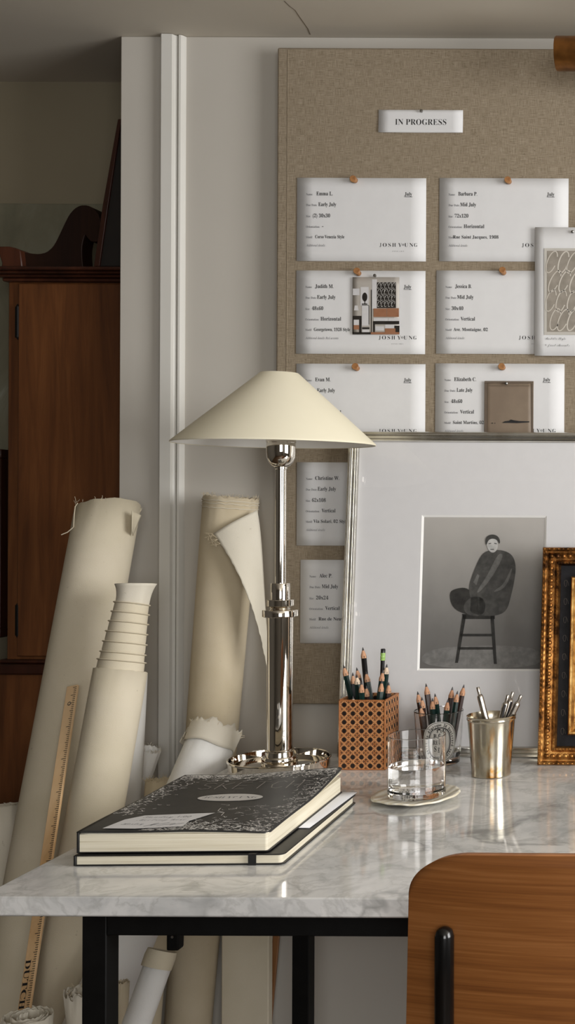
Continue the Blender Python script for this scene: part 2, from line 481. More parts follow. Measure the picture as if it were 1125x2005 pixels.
swan = _sm[:1]+_sm[2:]+swan[-1:]
MB().prism(swan[::-1], .035, Matrix.Translation((0, YC-.012, 0))).build('scroll_pediment', m_cab_black, cab, bevel=.002)
blk = [(Pc(x,y).x, Pc(x,y).z) for x, y in [(19,529.5),(20,520),(16,508),(11,488),(34,488),(46,491),(56,496),(60,529.5)]]
MB().prism(blk[::-1], .04, Matrix.Translation((0, YC-.025, 0))).build('corner_block', m_cab_dark, cab, bevel=.002)
k = thing('wooden_obelisk', 'near-black tapered wooden board rising from the cabinet top beside the scroll', 'ornament', Pc(215,529,YC-.03))
ob = [(Pc(x,y,YC-.03).x, Pc(x,y,YC-.03).z) for x, y in [(189,529.3),(206,405),(236,235),(262,235),(285,405),(300,529.3)]]
ob = [(ob[0][0], zc0+.0006)]+ob[1:-1]+[(ob[-1][0], zc0+.0006)]
MB().prism(ob[::-1], .02, Matrix.Translation((0, YC-.032, 0))).build('tapered_board', m_ebony, k, bevel=.002)
MB().prism([(ob[0][0]-.002, ob[0][1]), (ob[1][0]-.002, ob[1][1]), (ob[2][0]-.002, ob[2][1]), (ob[2][0]+.004, ob[2][1]), (ob[1][0]+.008, ob[1][1]), (ob[0][0]+.008, ob[0][1])][::-1], .006, Matrix.Translation((0, YC-.036, 0))).build('edge_strip', m_cab_dark, k, bevel=.001)
# abstract canvas behind the cabinet
def smear():
    k = N('abstract_paint'); v = k.coords((1,1,.55))
    a = k.noise(v, 7, 6, .65, 1.2)
    c = k.ramp(a, [(.36, (112,109,90)), (.5, (122,118,98)), (.60, (128,126,108)), (.70, (160,164,150))])
    k.col(c); return k.set(.8, 0)
pa = P(-40, 398, YR-.022); pb = P(236, 1400, YR-.022)
MB().box((pa.x-.25, YR-.022, .32), (XE+.17, YR-.003, pa.z)).build('painted_canvas', smear(), bevel=.001,
    label='large grey-green abstract painting standing against the recess wall behind the cabinet', cat='painting')
fr = thing('dark_picture', 'dark framed picture with black centre left of the cabinet at photo edge', 'picture', P(-40, 1245, 2.28))
a = P(-90, 880, 2.28); b = P(13.5, 1246, 2.28); t_ = .017
mb = MB()
mb.box((a.x, 2.26, a.z-t_), (b.x, 2.285, a.z)); mb.box((a.x, 2.26, b.z), (b.x, 2.285, b.z+t_))
mb.box((a.x, 2.26, b.z+t_), (a.x+t_, 2.285, a.z-t_)); mb.box((b.x-.003, 2.26, b.z+t_), (b.x, 2.285, a.z-t_))
mb.build('frame', m_cab_dark, fr, bevel=.002)
MB().box((a.x+.004, 2.272, b.z+.004), (b.x-.0025, 2.284, a.z-.004)).build('picture_panel', m_ebony, fr)
st = MB().box((a.x-.06, 2.20, 0), (b.x+.001, 2.318, b.z-.0005))
st.build('side_plinth', m_recess, bevel=.002, label='low olive plinth under the dark framed picture left of cabinet', cat='plinth')

# ------------------------------------------------------------------ linen board with cards
YB = 2.075
bl = P(540, 700, YB).x
btop = P(820, 94, YB).z; bbot = P(600, 1379, YB).z
board = thing('pinboard', 'large oatmeal linen-covered pinboard on the wall behind the desk', 'pinboard', (bl+.6, YB, bbot))
MB().box((bl, YB, bbot), (bl+1.2, YW-.001, btop)).build('linen_panel', m_linen, board, bevel=.003, seg=3)
MB().tube([(bl+.0185, YB-.0002, bbot+.004), (bl+.0185, YB-.0002, btop-.004)], .0007, 6).build('edge_seam', m_linen, board)
U, V = Vector((1,0,0)), Vector((0,0,1))
def sheet(name, label, cat, px, py, w_, h_, Y, th=.0005, m=None, tilt=0, group=None, bow=.0003):
    """paper pinned to the board: TL corner at px,py; w_,h_ in picture pixels"""
    a = P(px, py, Y); s = Y/FPX
    t = thing(name, label, cat, (a.x+w_*s/2, Y, a.z), group)
    mb = MB()
    W, H = w_*s, h_*s
    def f(u, v): return (a.x+u*W, Y-bow*(v**2)*(1-.5*math.cos((u-.5)*PI))-bow*.6*(2*u-1)**2*v, a.z-v*H)
    mb.grid(f, 8, 8)
    o = mb.build('paper', m or m_paper, t, solid=th)
    return t, a, s, f
def pin(px, py, Y, label, big=True):
    r = .0060 if big else .0028
    c = P(px, py, Y)
    t = thing('push_pin', label, 'push pin', c, 'pins in the linen board')
    tilt = Matrix.Rotation(math.radians(random.uniform(-16, 10)), 4, 'X') @ Matrix.Rotation(math.radians(random.uniform(-12, 14)), 4, 'Y')
    Mx = Matrix.Translation(c) @ tilt @ Matrix.Rotation(PI/2, 4, 'X')
    L = .013 if big else .006
    if big:
        MB().lathe([(0,.0),(r*.72,.0),(r*.80,.001),(r*.74,L*.4),(r*.95,L*.85),(r*.98,L*.93),(r*.85,L),(0,L*1.01)], 20, Mx).build('grip', m_pin_wood, t)
    else:
        MB().lathe([(0,.0),(r*.5,.0),(r*.45,L*.5),(r,L*.6),(r*.9,L*.9),(0,L)], 14, Mx).build('grip', m_steel_pin, t)
    MB().lathe([(.0005, .002),(.0005,-.006),(0,-.008)], 8, Mx).build('point', m_steel_pin, t)
YCARD = YB-.0012
def card(px, py, rows, label, logo=True, month=True, Y=YCARD, note='Additional details:', w_=252.5, h_=163):
    t, a, s, f = sheet('index_card', label, 'index card', px, py, w_, h_, Y, group='white order cards on the linen board')
    def at(dx, dy):
        q = f(dx/w_, dy/h_); return Vector((q[0], q[1]-.0007, q[2]))
    ink = MB(); grey = MB()
    def wr(p):
        q = f(min(max((p.x-a.x)/(w_*s), 0), 1), min(max((a.z-p.z)/(h_*s), 0), 1)); return Vector((p.x, q[1]-.0006, p.z))
    for dy, small, sw_, big, x0, x1, cap in rows:
        if small: text(grey, small, at(18, dy), U, V, sw_*s, 4.2*s, off=-.004, warp=wr)
        if big: text(ink, big, at(x0, dy), U, V, (x1-x0)*s, cap*s, warp=wr)
    if note: text(grey, note, at(18, 134.5), U, V, (38 if len(note) < 22 else 65)*s, 4.4*s, 'italic', warp=wr)
    if month:
        text(ink, 'July', at(210.5, 34.5), U, V, 14.5*s, 7*s, warp=wr)
        ink.ribbon([wr(at(210, 36.6)), wr(at(225.5, 36.6))], .9*s, (0,-1,0))
    if logo:
        lx = 162
        for ch, x0, x1, cap, up in (('J',0,4,7.4,0),('O',7,15.5,7.4,0),('S',19,24.5,7.4,0),('H',27.5,35.5,7.4,0),('Y',40.5,48,7.4,0),('O',48.6,53,4.4,1.8),('U',54,62,7.4,0),('N',65,73,7.4,0),('G',75,82,7.4,0)):
            sc_ = 74/82.0
            text(ink, ch, at(lx+x0*sc_, 134.5-up), U, V, (x1-x0)*sc_*s, cap*s, off=-.012, warp=wr)
        text(grey, 'F I N E  A R T', at(187, 144), U, V, 23*s, 1.6*s, off=-.006, warp=wr)
    ink.build('lettering', m_ink, t, smooth=False); grey.build('small_lettering', m_grey_ink, t, smooth=False)
    return t
def rows(name, due, size, ori, motif, x):
    """x: (name, due, size, ori, motif) pairs of start/end offsets"""
    return [(34.5,'Name:',13,name,x[0][0],x[0][1],7.4),(55.5,'Due Date:',22,due,x[1][0],x[1][1],7.4),(77.5,'Size:',9,size,x[2][0],x[2][1],7),
            (98,'Orientation:',27,ori,x[3][0],x[3][1],7.2),(118.5,'Motif:',13,motif,x[4][0],x[4][1],6.4)]
card(581.5,348, rows('Emma L.','Early July','(2) 30x30','-','Corso Venezia Style',((38,70),(42,77),(31,65),(49,52),(36,93))), 'white card at the board\'s upper left, size (2) 30x30')
card(860,348.5, rows('Barbara P.','Mid July','72x120','Horizontal','Rue Saint Jacques, 1908',((37,74),(41,72),(30,57),(48,88),(27,116))), 'white card at upper right of the board, size 72x120')
card(580,529.5, rows('Judith M.','Early July','48x60','Horizontal','Georgetown, 1928 Style',((37,73),(41,77),(31,53),(48,88),(35,106))), 'white card carrying a small photo of a room', note='Additional details: Red accents')
card(854,529.5, rows('Jessica B.','Mid July','30x40','Vertical','Ave. Montaigne, 02',((37,69),(41,73),(30,53),(48,76),(34,101))), 'white card of size 30x40 partly under the looped painting print', month=False)
card(580,712, rows('Evan M.','Early July','40x40','Horizontal','Rue de Seine, 04',((37,67),(41,76),(31,53),(48,88),(35,94))), 'white card half hidden by the lampshade, below the room photo card')
card(852,711.5, rows('Elizabeth C.','Late July','48x60','Vertical','Saint Martins, 02',((37,80),(42,73),(31,53),(49,76),(35,95))), 'white card carrying a brown abstract print, just above the large frame')
card(581,905, rows('Christine W.','Early July','62x108','Vertical','Via Solari, 02 Style',((36,83),(41,77),(30,57),(49,76),(33,100))), 'white card beside the lamp stem, size 62x108')
card(588,1096, rows('Alec P.','Mid July','20x24','Vertical','Rue de Neuve, 05',((37,62),(42,74),(31,55),(49,77),(36,102))), 'white card of size 20x24, lowest one beside the lamp')
t, a, s, f = sheet('heading_strip', 'white paper strip reading IN PROGRESS at the top of the board', 'sign', 741, 215, 165, 44.5, YB-.0015, bow=.0012)
mb = MB(); text(mb, 'IN PROGRESS', P(773, 244, YB-.003), U, V, 100*s, 11.5*s, off=-.011,
    warp=lambda p: Vector((p.x, f((p.x-a.x)/(165*s), min(1,max(0,(a.z-p.z)/(44.5*s))))[1]-.0006, p.z)))
mb.build('lettering', m_ink, t, smooth=False)
pin(825.5, 219, YB-.003, 'tiny steel pin holding the IN PROGRESS strip', False)
for px, py, lb in ((695,353.5,'wooden push pin on the card of size (2) 30x30'),(996,356,'wooden push pin on the card of size 72x120'),(702,536,'wooden push pin just above the small room photo'),
                   (985.5,534.5,'wooden push pin on the card of size 30x40'),(699,722,'wooden push pin above the lampshade\'s right slope'),(984,720,'wooden push pin above the brown abstract print')):
    pin(px, py, YCARD-.001, lb)
# photo of a room
Y1 = YB-.0052
t, a, s, f = sheet('room_photo', 'small colour photo of a room with bench and bust, pinned to a card', 'photograph', 690, 542.5, 91.5, 112, Y1, m=plain('photo_wall_grey', (178,172,164), .35, c2=(184,178,171), scale=50), bow=0)
def flat(name, polys, m, par, Y, eps):
    mb = MB()
    for po in polys:
        n = len(mb.v); mb.v += [P(x, y, Y)-Vector((0, eps, 0)) for x, y in po]; mb.f.append(tuple(range(n, n+len(po))))
    return mb.build(name, m, par, smooth=False)
def R(x0, y0, x1, y1): return [(x0,y1),(x1,y1),(x1,y0),(x0,y0)]
def q(x, y): return (680+x*.1067, 530+y*.1067)
def RQ(x0, y0, x1, y1): return [q(x0,y1),q(x1,y1),q(x1,y0),q(x0,y0)]
im = thing('tmp', 'x', 'x', (0,0,0)); bpy.data.objects.remove(im)
flat('printed_light', [RQ(450,160,540,700), RQ(240,300,390,640), RQ(100,330,220,450), RQ(265,630,390,1010), RQ(480,870,745,930), RQ(750,870,945,925), [q(120,730),q(205,730),q(185,640),q(135,640)], RQ(115,900,215,1000), RQ(510,1020,670,1100), RQ(690,990,860,1060),RQ(270,1080,400,1150)], plain('photo_white', (214,212,212), .35, c2=(205,204,206), scale=60), t, Y1, .0006)
flat('printed_dark', [RQ(540,215,890,685), RQ(432,350,448,1170), RQ(95,830,260,900), RQ(95,900,115,1150), RQ(215,900,260,1140), RQ(265,605,365,625), RQ(312,560,328,610), [q(270+48*(1+math.cos(i*PI/8)), 485+82*math.sin(i*PI/8)) for i in range(16)], RQ(470,925,950,985), RQ(470,985,505,1130), RQ(270,1040,405,1075), RQ(95,1130,430,1170),RQ(860,1010,955,1160),RQ(390,640,402,990)], plain('photo_black', (38,34,31), .35, c2=(50,46,42), scale=60), t, Y1, .0008)
flat('printed_brown', [RQ(480,695,720,850), RQ(725,690,945,850), RQ(690,1060,880,1130), RQ(115,1000,215,1080), RQ(430,1130,955,1170)], plain('photo_brown', (150,104,76), .35, c2=(160,114,86), scale=60), t, Y1, .0010)
mb = MB()
for r_ in range(4):
    for c_ in range(5):
        cx, cy = 580+c_*66+random.uniform(-6,6), 275+r_*112
        pts = [P(*q(cx+24*math.cos(a_)+18*math.sin(a_), cy-52*math.sin(a_)), Y1)-Vector((0,.0011,0)) for a_ in [i*PI/8 for i in range(15)]]
        mb.ribbon(pts, .0006, (0,-1,0))
mb.build('printed_loops', m_sticker, t, smooth=False)
pin(734.5, 541.5, Y1, 'small steel pin at the top of the room photo', False)
# brown abstract print
t, a, s, f = sheet('abstract_print', 'small brown abstract print with a black stroke, on the card above the frame', 'print', 948, 746, 96, 130, Y1, m=plain('taupe_print', (140,124,106), .45, c2=(126,110,94), scale=16, bump=0), bow=.0005)
flat('printed_border', [R(948.5,746.5,1043.5,750.5), R(1040,751,1043.5,875), R(948.5,751,953,875), R(957,755,1036,756)], plain('taupe_dark', (98,85,72), .5, c2=(106,92,78), scale=50), t, Y1, .0014)
flat('printed_stroke', [[(983,828),(996,828),(1012,828.5),(1036,827),(1036,825),(1016,824.5),(1006,823),(1000,821.5),(996,824),(988,825)], R(962,828,965,829.5), R(968,828,969.5,829.5)], m_ink, t, Y1, .0016)
pin(991.5, 751, Y1-.0008, 'small steel pin at the top of the brown abstract print', False)
# print with pale loops
Y2 = YB-.0085
t, a, s, f = sheet('loop_print', 'white sheet with grey looped painting and handwriting, overlapping two cards', 'print', 1047, 445, 150, 251.5, Y2, bow=.0007)
flat('print_border', [R(1065,486.5,1188,656)], plain('border_grey', (190,186,178), .5, c2=(196,192,184), scale=40), t, Y2-.0004, .0014)
flat('print_ground', [R(1070.5,491.5,1182,650)], plain('loop_ground', (138,131,120), .5, c2=(156,148,137), scale=45), t, Y2-.0004, .0017)
mb = MB()
for r_ in range(4):
    for c_ in range(5):
        cx, cy = 1083+c_*20+random.uniform(-3,3)+(r_ % 2)*3, 513+r_*38+random.uniform(-2,2)
        tilt = random.uniform(.25,.5)
        pts = [P(cx+9*math.cos(a_)+tilt*30*math.sin(a_)*.6-2, cy-21*math.sin(a_), Y2-.0004)-Vector((0,.0020,0)) for a_ in [.5+i*2*PI/22 for i in range(20)]]
        mb.ribbon(pts, random.uniform(.0014, .0026), (0,-1,0))
mb.build('pale_loops', plain('loop_white', (196,189,178), .5, c2=(208,202,192), scale=60), t, smooth=False)
mb = MB()
text(mb, 'Bastille Style', P(1067, 665, Y2-.003), U, V, 40*s, 5.2*s, 'hand', off=-.012); text(mb, '+ first Accents', P(1066, 678, Y2-.003), U, V, 48*s, 5.2*s, 'hand', off=-.012)
mb.build('handwriting', m_ink, t, smooth=False)
pin(1121, 454, Y2, 'dark pin at the top of the looped painting print', False)
# picture light, top right
pl = thing('picture_light', 'bronze tubular picture light above the board at upper right', 'picture light', P(1150, 105, 1.95))
a = P(1088, 105, 1.95); Mx = Matrix.Translation(a) @ Matrix.Rotation(PI/2, 4, 'Y')
rr = 33*1.95/FPX
MB().lathe([(0,.004),(rr*.7,.003),(rr*.96,0),(rr,.002),(rr,.30),(0,.30)], 48, Mx).build('shade_tube', m_bronze, pl)
mb = MB(); mb.tube([(a.x+.15, 1.95, a.z), (a.x+.15, 2.0, a.z+.015), (a.x+.15, YB-.0008, a.z+.01)], .005, 12); mb.build('arm', m_bronze, pl)

# ------------------------------------------------------------------ desk
XL0, XL1 = -.822, -.836
YF, YBK, ZT, TH = 1.2785, 2.02, .75, .0215
desk = thing('desk', 'desk with grey-veined marble top and black steel frame', 'desk', (0, 1.6, 0))
MB().slab([(XL0, YF), (.75, YF), (.75, YBK), (XL1, YBK)], TH, Matrix.Translation((0,0,ZT-TH))).build('tabletop', m_marble, desk, bevel=.0022, seg=3)
lg = .0262
xa = P(160, 1900, 1.29).x
for nm, x in (('l', xa), ('r', .70)):
    for y in (1.290, 1.880):
        MB().box((x, y, .0), (x+lg, y+lg, ZT-TH-.0005)).build('leg', m_black_steel, desk, bevel=.0012)
zr = ZT-TH-.0005
for y in (1.290, 1.880):
    MB().box((xa+lg+.0003, y, zr-.0232), (.70-.0003, y+lg, zr)).build('rail', m_black_steel, desk, bevel=.001)
for x in (xa, .70):
    MB().box((x, 1.29+lg+.0003, zr-.0232), (x+lg, 1.88-.0003, zr)).build('rail', m_black_steel, desk, bevel=.001)
c0 = P(345, 1836, 1.33)
mb = MB(); mb.prism([(c0.x-.0075, c0.z-.012), (c0.x+.006, c0.z-.012), (c0.x+.0075, c0.z+.03), (c0.x-.0075, c0.z+.03)][::-1], .014, Matrix.Translation((0, 1.322, 0)))
mb.build('bracket', m_black_steel, desk, bevel=.002)
mb = MB().lathe([(0,0),(.0013,.0003),(.0016,.001)], 12, Matrix.Translation((c0.x, 1.3215, c0.z+.004)) @ Matrix.Rotation(PI/2,4,'X'))
mb.build('screw', m_steel_pin, desk)

# ------------------------------------------------------------------ table lamp
LY = 1.873; lc = P(547.2, 1484, LY); LX = lc.x
def lz(py): return P(547, py, LY).z
k_ = LY/FPX/1.075
lamp = thing('table_lamp', 'polished nickel table lamp with wide cream cone shade on the marble desk', 'table lamp', (LX, LY, ZT))
ML = Matrix.Translation((LX, LY, 0)) @ Matrix.Diagonal((.973, .973, 1, 1))
zt0 = ZT+.0006; zrim = lz(1484)
MB().lathe([(0,zt0),(.0745,zt0),(.0762,zt0+.0012),(.0772,zrim-.002),(.0785,zrim-.0006),(.0782,zrim+.0012),(.0765,zrim+.0016),(.0752,zrim+.0004),(.0738,.7640),(.071,.7632),(.030,.7632),(0,.7632)], 96, ML).build('base_tray', m_chrome, lamp)
b0 = .7632
MB().lathe([(.0272,b0),(.0276,b0+.001),(.0272,b0+.0115),(.0262,b0+.0132),(.0225,b0+.0138),(.0215,b0+.0205),(.0225,b0+.0212),(.0225,b0+.0235),(.0195,b0+.0245)], 64, ML).build('boss', m_chrome, lamp)
z1 = lz(1206)
MB().lathe([(.0197,b0+.024),(.0197,z1)], 64, ML).build('column', m_chrome, lamp)
zz = lz
MB().lathe([(.0197,zz(1208)),(.0266,zz(1207)),(.0273,zz(1206)),(.0273,zz(1195)),(.0266,zz(1193.5)),(.0155,zz(1192.5)),(.0145,zz(1190)),(.0160,zz(1187.5)),(.0200,zz(1186.5)),(.0206,zz(1185.5)),(.0206,zz(1174.5)),(.0200,zz(1173.5)),(.0148,zz(1173)),(.0147,zz(1143)),(.0140,zz(1141.5)),(.0083,zz(1141))], 64, ML).build('collar', m_chrome, lamp)
MB().lathe([(.0083,zz(1143)),(.0083,zz(919)),(.0096,zz(918)),(.0096,zz(914)),(.0085,zz(913))], 48, ML).build('stem', m_chrome, lamp)
MB().lathe([(.0085,zz(915)),(.0135,zz(912)),(.0185,zz(905)),(.0213,zz(896)),(.0222,zz(884)),(.0222,zz(867)),(.0229,zz(866)),(.0229,zz(852)),(.0215,zz(851)),(0,zz(850))], 64, ML).build('socket_cup', m_chrome, lamp)
zs0, zs1 = lz(869), lz(731)
MS = Matrix(((.973,0,.0000,LX),(0,.973,0,LY),(0,0,1,0),(0,0,0,1)))
sh_ = .0055/(zs1-zs0); MS[0][2] = sh_; MS[0][3] = LX-.0085-sh_*zs0
MB().lathe([(.1525,zs0),(.1533,zs0-.0006),(.1538,zs0+.0004),(.1530,zs0+.002),(.0295,zs1),(.0285,zs1+.0006),(.0278,zs1)], 128, MS).build('lamp_shade', m_shade, lamp, angle=60)
MB().lathe([(.1524,zs0+.0003),(.0280,zs1-.001)], 128, MS).build('shade_lining', m_shade_in, lamp, label='white inside of the shade')
mb = MB()
for i in range(3):
    an = 2*PI*i/3+.4
    mb.tube([(LX, LY, zs1-.012), (LX-.003+.0285*math.cos(an), LY+.029*math.sin(an), zs1-.001)], .0012, 6)
mb.tube([(LX, LY, zz(851)), (LX, LY, zs1-.010)], .0035, 10)
mb.build('shade_carrier', m_chrome, lamp)

# ------------------------------------------------------------------ sketchbooks
def book_frame(px, py, z, rot):
    o = T(px, py, z); return Matrix.Translation(o) @ Matrix.Rotation(math.radians(rot), 4, 'Z')
def rrect(w_, h_, r, n=6, x0=0, y0=0, corners=(1,1,1,1)):
    pts = []
    for k_, (cx, cy, a0) in enumerate(((w_-r, r, -PI/2), (w_-r, h_-r, 0), (r, h_-r, PI/2), (r, r, PI))):
        if corners[k_]:
            for i in range(n+1):
                a_ = a0+PI/2*i/n; pts.append((x0+cx+r*math.cos(a_), y0+cy+r*math.sin(a_)))
        else:
            pts.append((x0+(w_ if k_ in (0,1) else 0), y0+(0 if k_ in (0,3) else h_)))
    return pts
MLo = book_frame(146, 1697, ZT, 2.4)
W2, H2, T2 = .238, .292, .0128
lo = thing('black_notebook', 'slim black notebook with elastic band lying on the marble under the sketchbook', 'notebook', MLo @ Vector((W2/2, H2/2, 0)))
mb = MB(MLo)
mb.slab(rrect(W2, H2, .007, corners=(1,1,0,0)), .0013, Matrix.Translation((0,0,.0004)))
mb.slab(rrect(W2, H2, .007, corners=(1,1,0,0)), .0013, Matrix.Translation((0,0,T2-.0013)))
mb.box((-.0015, 0, .0006), (.0012, H2, T2-.0002))
mb.build('cover', m_cover_black, lo, bevel=.0006)
MB(MLo).slab(rrect(W2-.005, H2-.005, .005, x0=.0014, y0=.0025, corners=(1,1,0,0)), T2-.0028, Matrix.Translation((0,0,.0018))).build('pages', m_pages, lo)
ub = .197
MB(MLo).box((ub, -.0012, .0002), (ub+.009, .0, T2+.0004)).box((ub, -.0012, T2+.0001), (ub+.009, .02, T2+.0006)).build('elastic_band', m_cover_black, lo)
ls = MB(MLo); zl = T2+.0009
ls.grid(lambda u, v: (.085+.1465*u+.006*v, .110+.186*v, zl+.0006*math.sin(u*3)), 6, 6)
ls.build('paper_sheet', m_paper, solid=.0004, label='loose white paper sheet sticking out between the two notebooks', cat='paper')
MU = book_frame(152, 1671, ZT+T2+.0012, 2.6)
W1, H1, T1 = .2175, .293, .0212
up = thing('sketchbook', 'thick black sketchbook with white doodled cover on top of the slim notebook', 'sketchbook', MU @ Vector((W1/2, H1/2, 0)))
mb = MB(MU)
mb.slab(rrect(W1, H1, .006, corners=(1,1,0,0)), .0011); mb.box((-.0014, 0, 0), (.0012, H1, T1+.003))
mb.build('back_cover', m_cover_black, up, bevel=.0005)
MB(MU).slab(rrect(W1-.004, H1-.004, .003, x0=.0013, y0=.0018, corners=(1,1,0,0)), T1-.0012, Matrix.Translation((0,0,.0012))).build('pages', m_pages, up)
def cz(u, v):
    z = T1+.0032-.0006*math.sin(u*7)*max(0, 1-3*v)-.0022*max(0, u-.55)/.45*max(0, 1-1.2*v)
    return z+.0105*(max(0, v-.45)/.55)**2*max(0, (u-.35)/.65)+.0004*math.sin(v*9)
def cov(u, v, e=0): 
    return Vector((u*(W1+.0015)-.0014, v*H1, cz(u, v)+e))
def covgrid(e):
    def f(u, v):
        p = cov(u, v, e)
        rc = .03  # rounded outer corners
        if u > 1-rc and (v < rc*.75 or v > 1-rc*.75):
            vv = v if v < .5 else 1-v
            t_ = (u-(1-rc))/rc; lim = rc*.75*(1-math.sqrt(max(0, 1-t_*t_)))
            if vv < lim: p.y = (lim if v < .5 else 1-lim)*H1
        return p
    return f
MB(MU).grid(covgrid(0), 40, 44).build('front_cover', m_cover, up, solid=.0011)
# a bunch of leaves lifted with the cover
MB(MU).grid(lambda u, v: Vector((.0015+u*(W1-.003), .0016+v*(H1-.003), T1+.0004+(cz(u, v)-T1-.0012)*(.55*u+.05))), 20, 20).build('lifted_leaves', m_pages, up, solid=.0011)
dood = MB(MU); rnd = random.Random(3)
def stroke(u, v, n, L, wd, mess):
    a_ = rnd.uniform(-.6, .6)+(PI if rnd.random() < .5 else 0); pts = []
    x, y = u*W1, v*H1
    for i in range(n):
        uu, vv = min(.985, max(.015, x/W1)), min(.985, max(.012, y/H1))
        pts.append(cov(uu, vv, .0009)); x += L*math.cos(a_); y += L*math.sin(a_); a_ += rnd.uniform(-mess, mess)
    dood.ribbon(pts, wd, (0,0,1))
for i in range(820):
    v = 1-abs(rnd.gauss(0, .060)); u = rnd.uniform(.02, .98)
    stroke(u, max(.8, v), rnd.randint(3, 7), rnd.uniform(.0008, .0022), rnd.uniform(.0006, .0014), 1.3)
for i in range(330):
    u = 1-abs(rnd.gauss(0, .07)); v = rnd.uniform(.15, .9)
    stroke(u, v, rnd.randint(3, 7), rnd.uniform(.0008, .002), rnd.uniform(.0004, .0010), 1.3)
for i in range(380):
    v = abs(rnd.gauss(0, .075)); u = rnd.uniform(.35, .99)
    stroke(u, v+.01, rnd.randint(3, 8), rnd.uniform(.0008, .0022), rnd.uniform(.0005, .0012), 1.3)
for i in range(230):
    u = abs(rnd.gauss(0, .06)); v = rnd.uniform(.25, .95)
    stroke(u+.01, v, rnd.randint(3, 6), rnd.uniform(.0008, .002), rnd.uniform(.0006, .0012), 1.2)
for i in range(26):
    stroke(rnd.uniform(.5, .9), rnd.uniform(.18, .42), rnd.randint(4, 9), rnd.uniform(.001, .003), rnd.uniform(.0003, .0007), .9)
dood.ribbon([cov(.56, .36, .0009), cov(.57, .31, .0009), cov(.62, .28, .0009), cov(.63, .23, .0009)], .0009, (0,0,1))
dood.build('white_doodles', m_white_ink, up, smooth=False)
def covwarp(p):
    u, v = min(.99, max(.01, p.x/W1)), min(.99, max(.01, p.y/H1)); return Vector((p.x, p.y, cz(u, v)+.0011))
sk = MB(MU)
def thin(letter, x, y, w_, h_):
    S = {'S': [[(.95,.85),(.6,1),(.15,.88),(.12,.65),(.5,.5),(.88,.35),(.85,.1),(.4,0),(.03,.15)]], 'K': [[(0,0),(0,1)],[(.85,1),(.0,.42)],[(.25,.55),(.95,0)]],
         'E': [[(.9,1),(0,1),(0,0),(.9,0)],[(0,.52),(.75,.52)]], 'T': [[(0,1),(1,1)],[(.5,1),(.5,0)]], 'C': [[(.95,.82),(.6,1),(.2,.88),(0,.5),(.2,.1),(.6,0),(.95,.18)]], 'H': [[(0,0),(0,1)],[(.85,0),(.85,1)],[(0,.5),(.85,.5)]]}[letter]
    for st_ in S: sk.ribbon([covwarp(Vector((x+a_*w_, y+b_*h_, 0))) for a_, b_ in st_], .0014, (0,0,1))
for i, ch in enumerate('SKETCH'): thin(ch, .050+i*.0235, .205, .017, .034)
sk.build('pencil_lettering', m_pencil_line, up, smooth=False)
ov = MB(MU); n = 40; cx, cy, ea, eb = .112, .160, .041, .0185
ov.v += [MU @ covwarp(Vector((cx, cy, 0)))]+[MU @ covwarp(Vector((cx+ea*math.cos(2*PI*i/n), cy+eb*math.sin(2*PI*i/n), 0))) for i in range(n)]
ov.f += [(0, 1+i, 1+(i+1) % n) for i in range(n)]
ov.build('oval_sticker', m_sticker, up, smooth=False, label='pale grey oval name sticker')
tx = MB(MU); text(tx, 'JOSH YOUNG', (cx-.034, cy-.004, 0), U, (0,1,0), .068, .0088, off=-.02, warp=lambda p: covwarp(p)+Vector((0,0,.0003)))
tx.build('sticker_lettering', m_grey_ink, up, smooth=False)
nt = thing('paper_note', 'torn white handwritten note lying on the sketchbook cover near its corner', 'note', MU @ Vector((.06, .05, T1+.004)))
nv = [(.022,.012),(.060,.010),(.112,.016),(.110,.040),(.125,.078),(.090,.074),(.045,.068),(.030,.050)]
nb = MB(MU); nb.v += [MU @ (covwarp(Vector((x, y, 0)))+Vector((0,0,.0004))) for x, y in nv]; nb.f.append(tuple(range(len(nv))))
nb.build('paper', m_paper, nt, smooth=False)
nw = MB(MU); wv = lambda p: covwarp(p)+Vector((0,0,.0007))
text(nw, 'Sunday 1:00', (.048,.056,0), U, (0,1,0), .056, .0075, 'hand', off=-.012, warp=wv)
text(nw, 'Meeting here', (.046,.043,0), U, (0,1,0), .058, .0070, 'hand', off=-.012, warp=wv)
text(nw, 'Harley', (.036,.026,0), U, (0,1,0), .026, .0080, 'hand', off=-.012, warp=wv)
sg = [(.066,.018),(.078,.032),(.072,.022),(.090,.034),(.080,.020),(.098,.030),(.094,.022),(.108,.030)]
nw.ribbon([wv(Vector((x, y, 0))) for x, y in sg], .0010, (0,0,1))
nw.build('handwriting', m_grey_ink, nt, smooth=False)

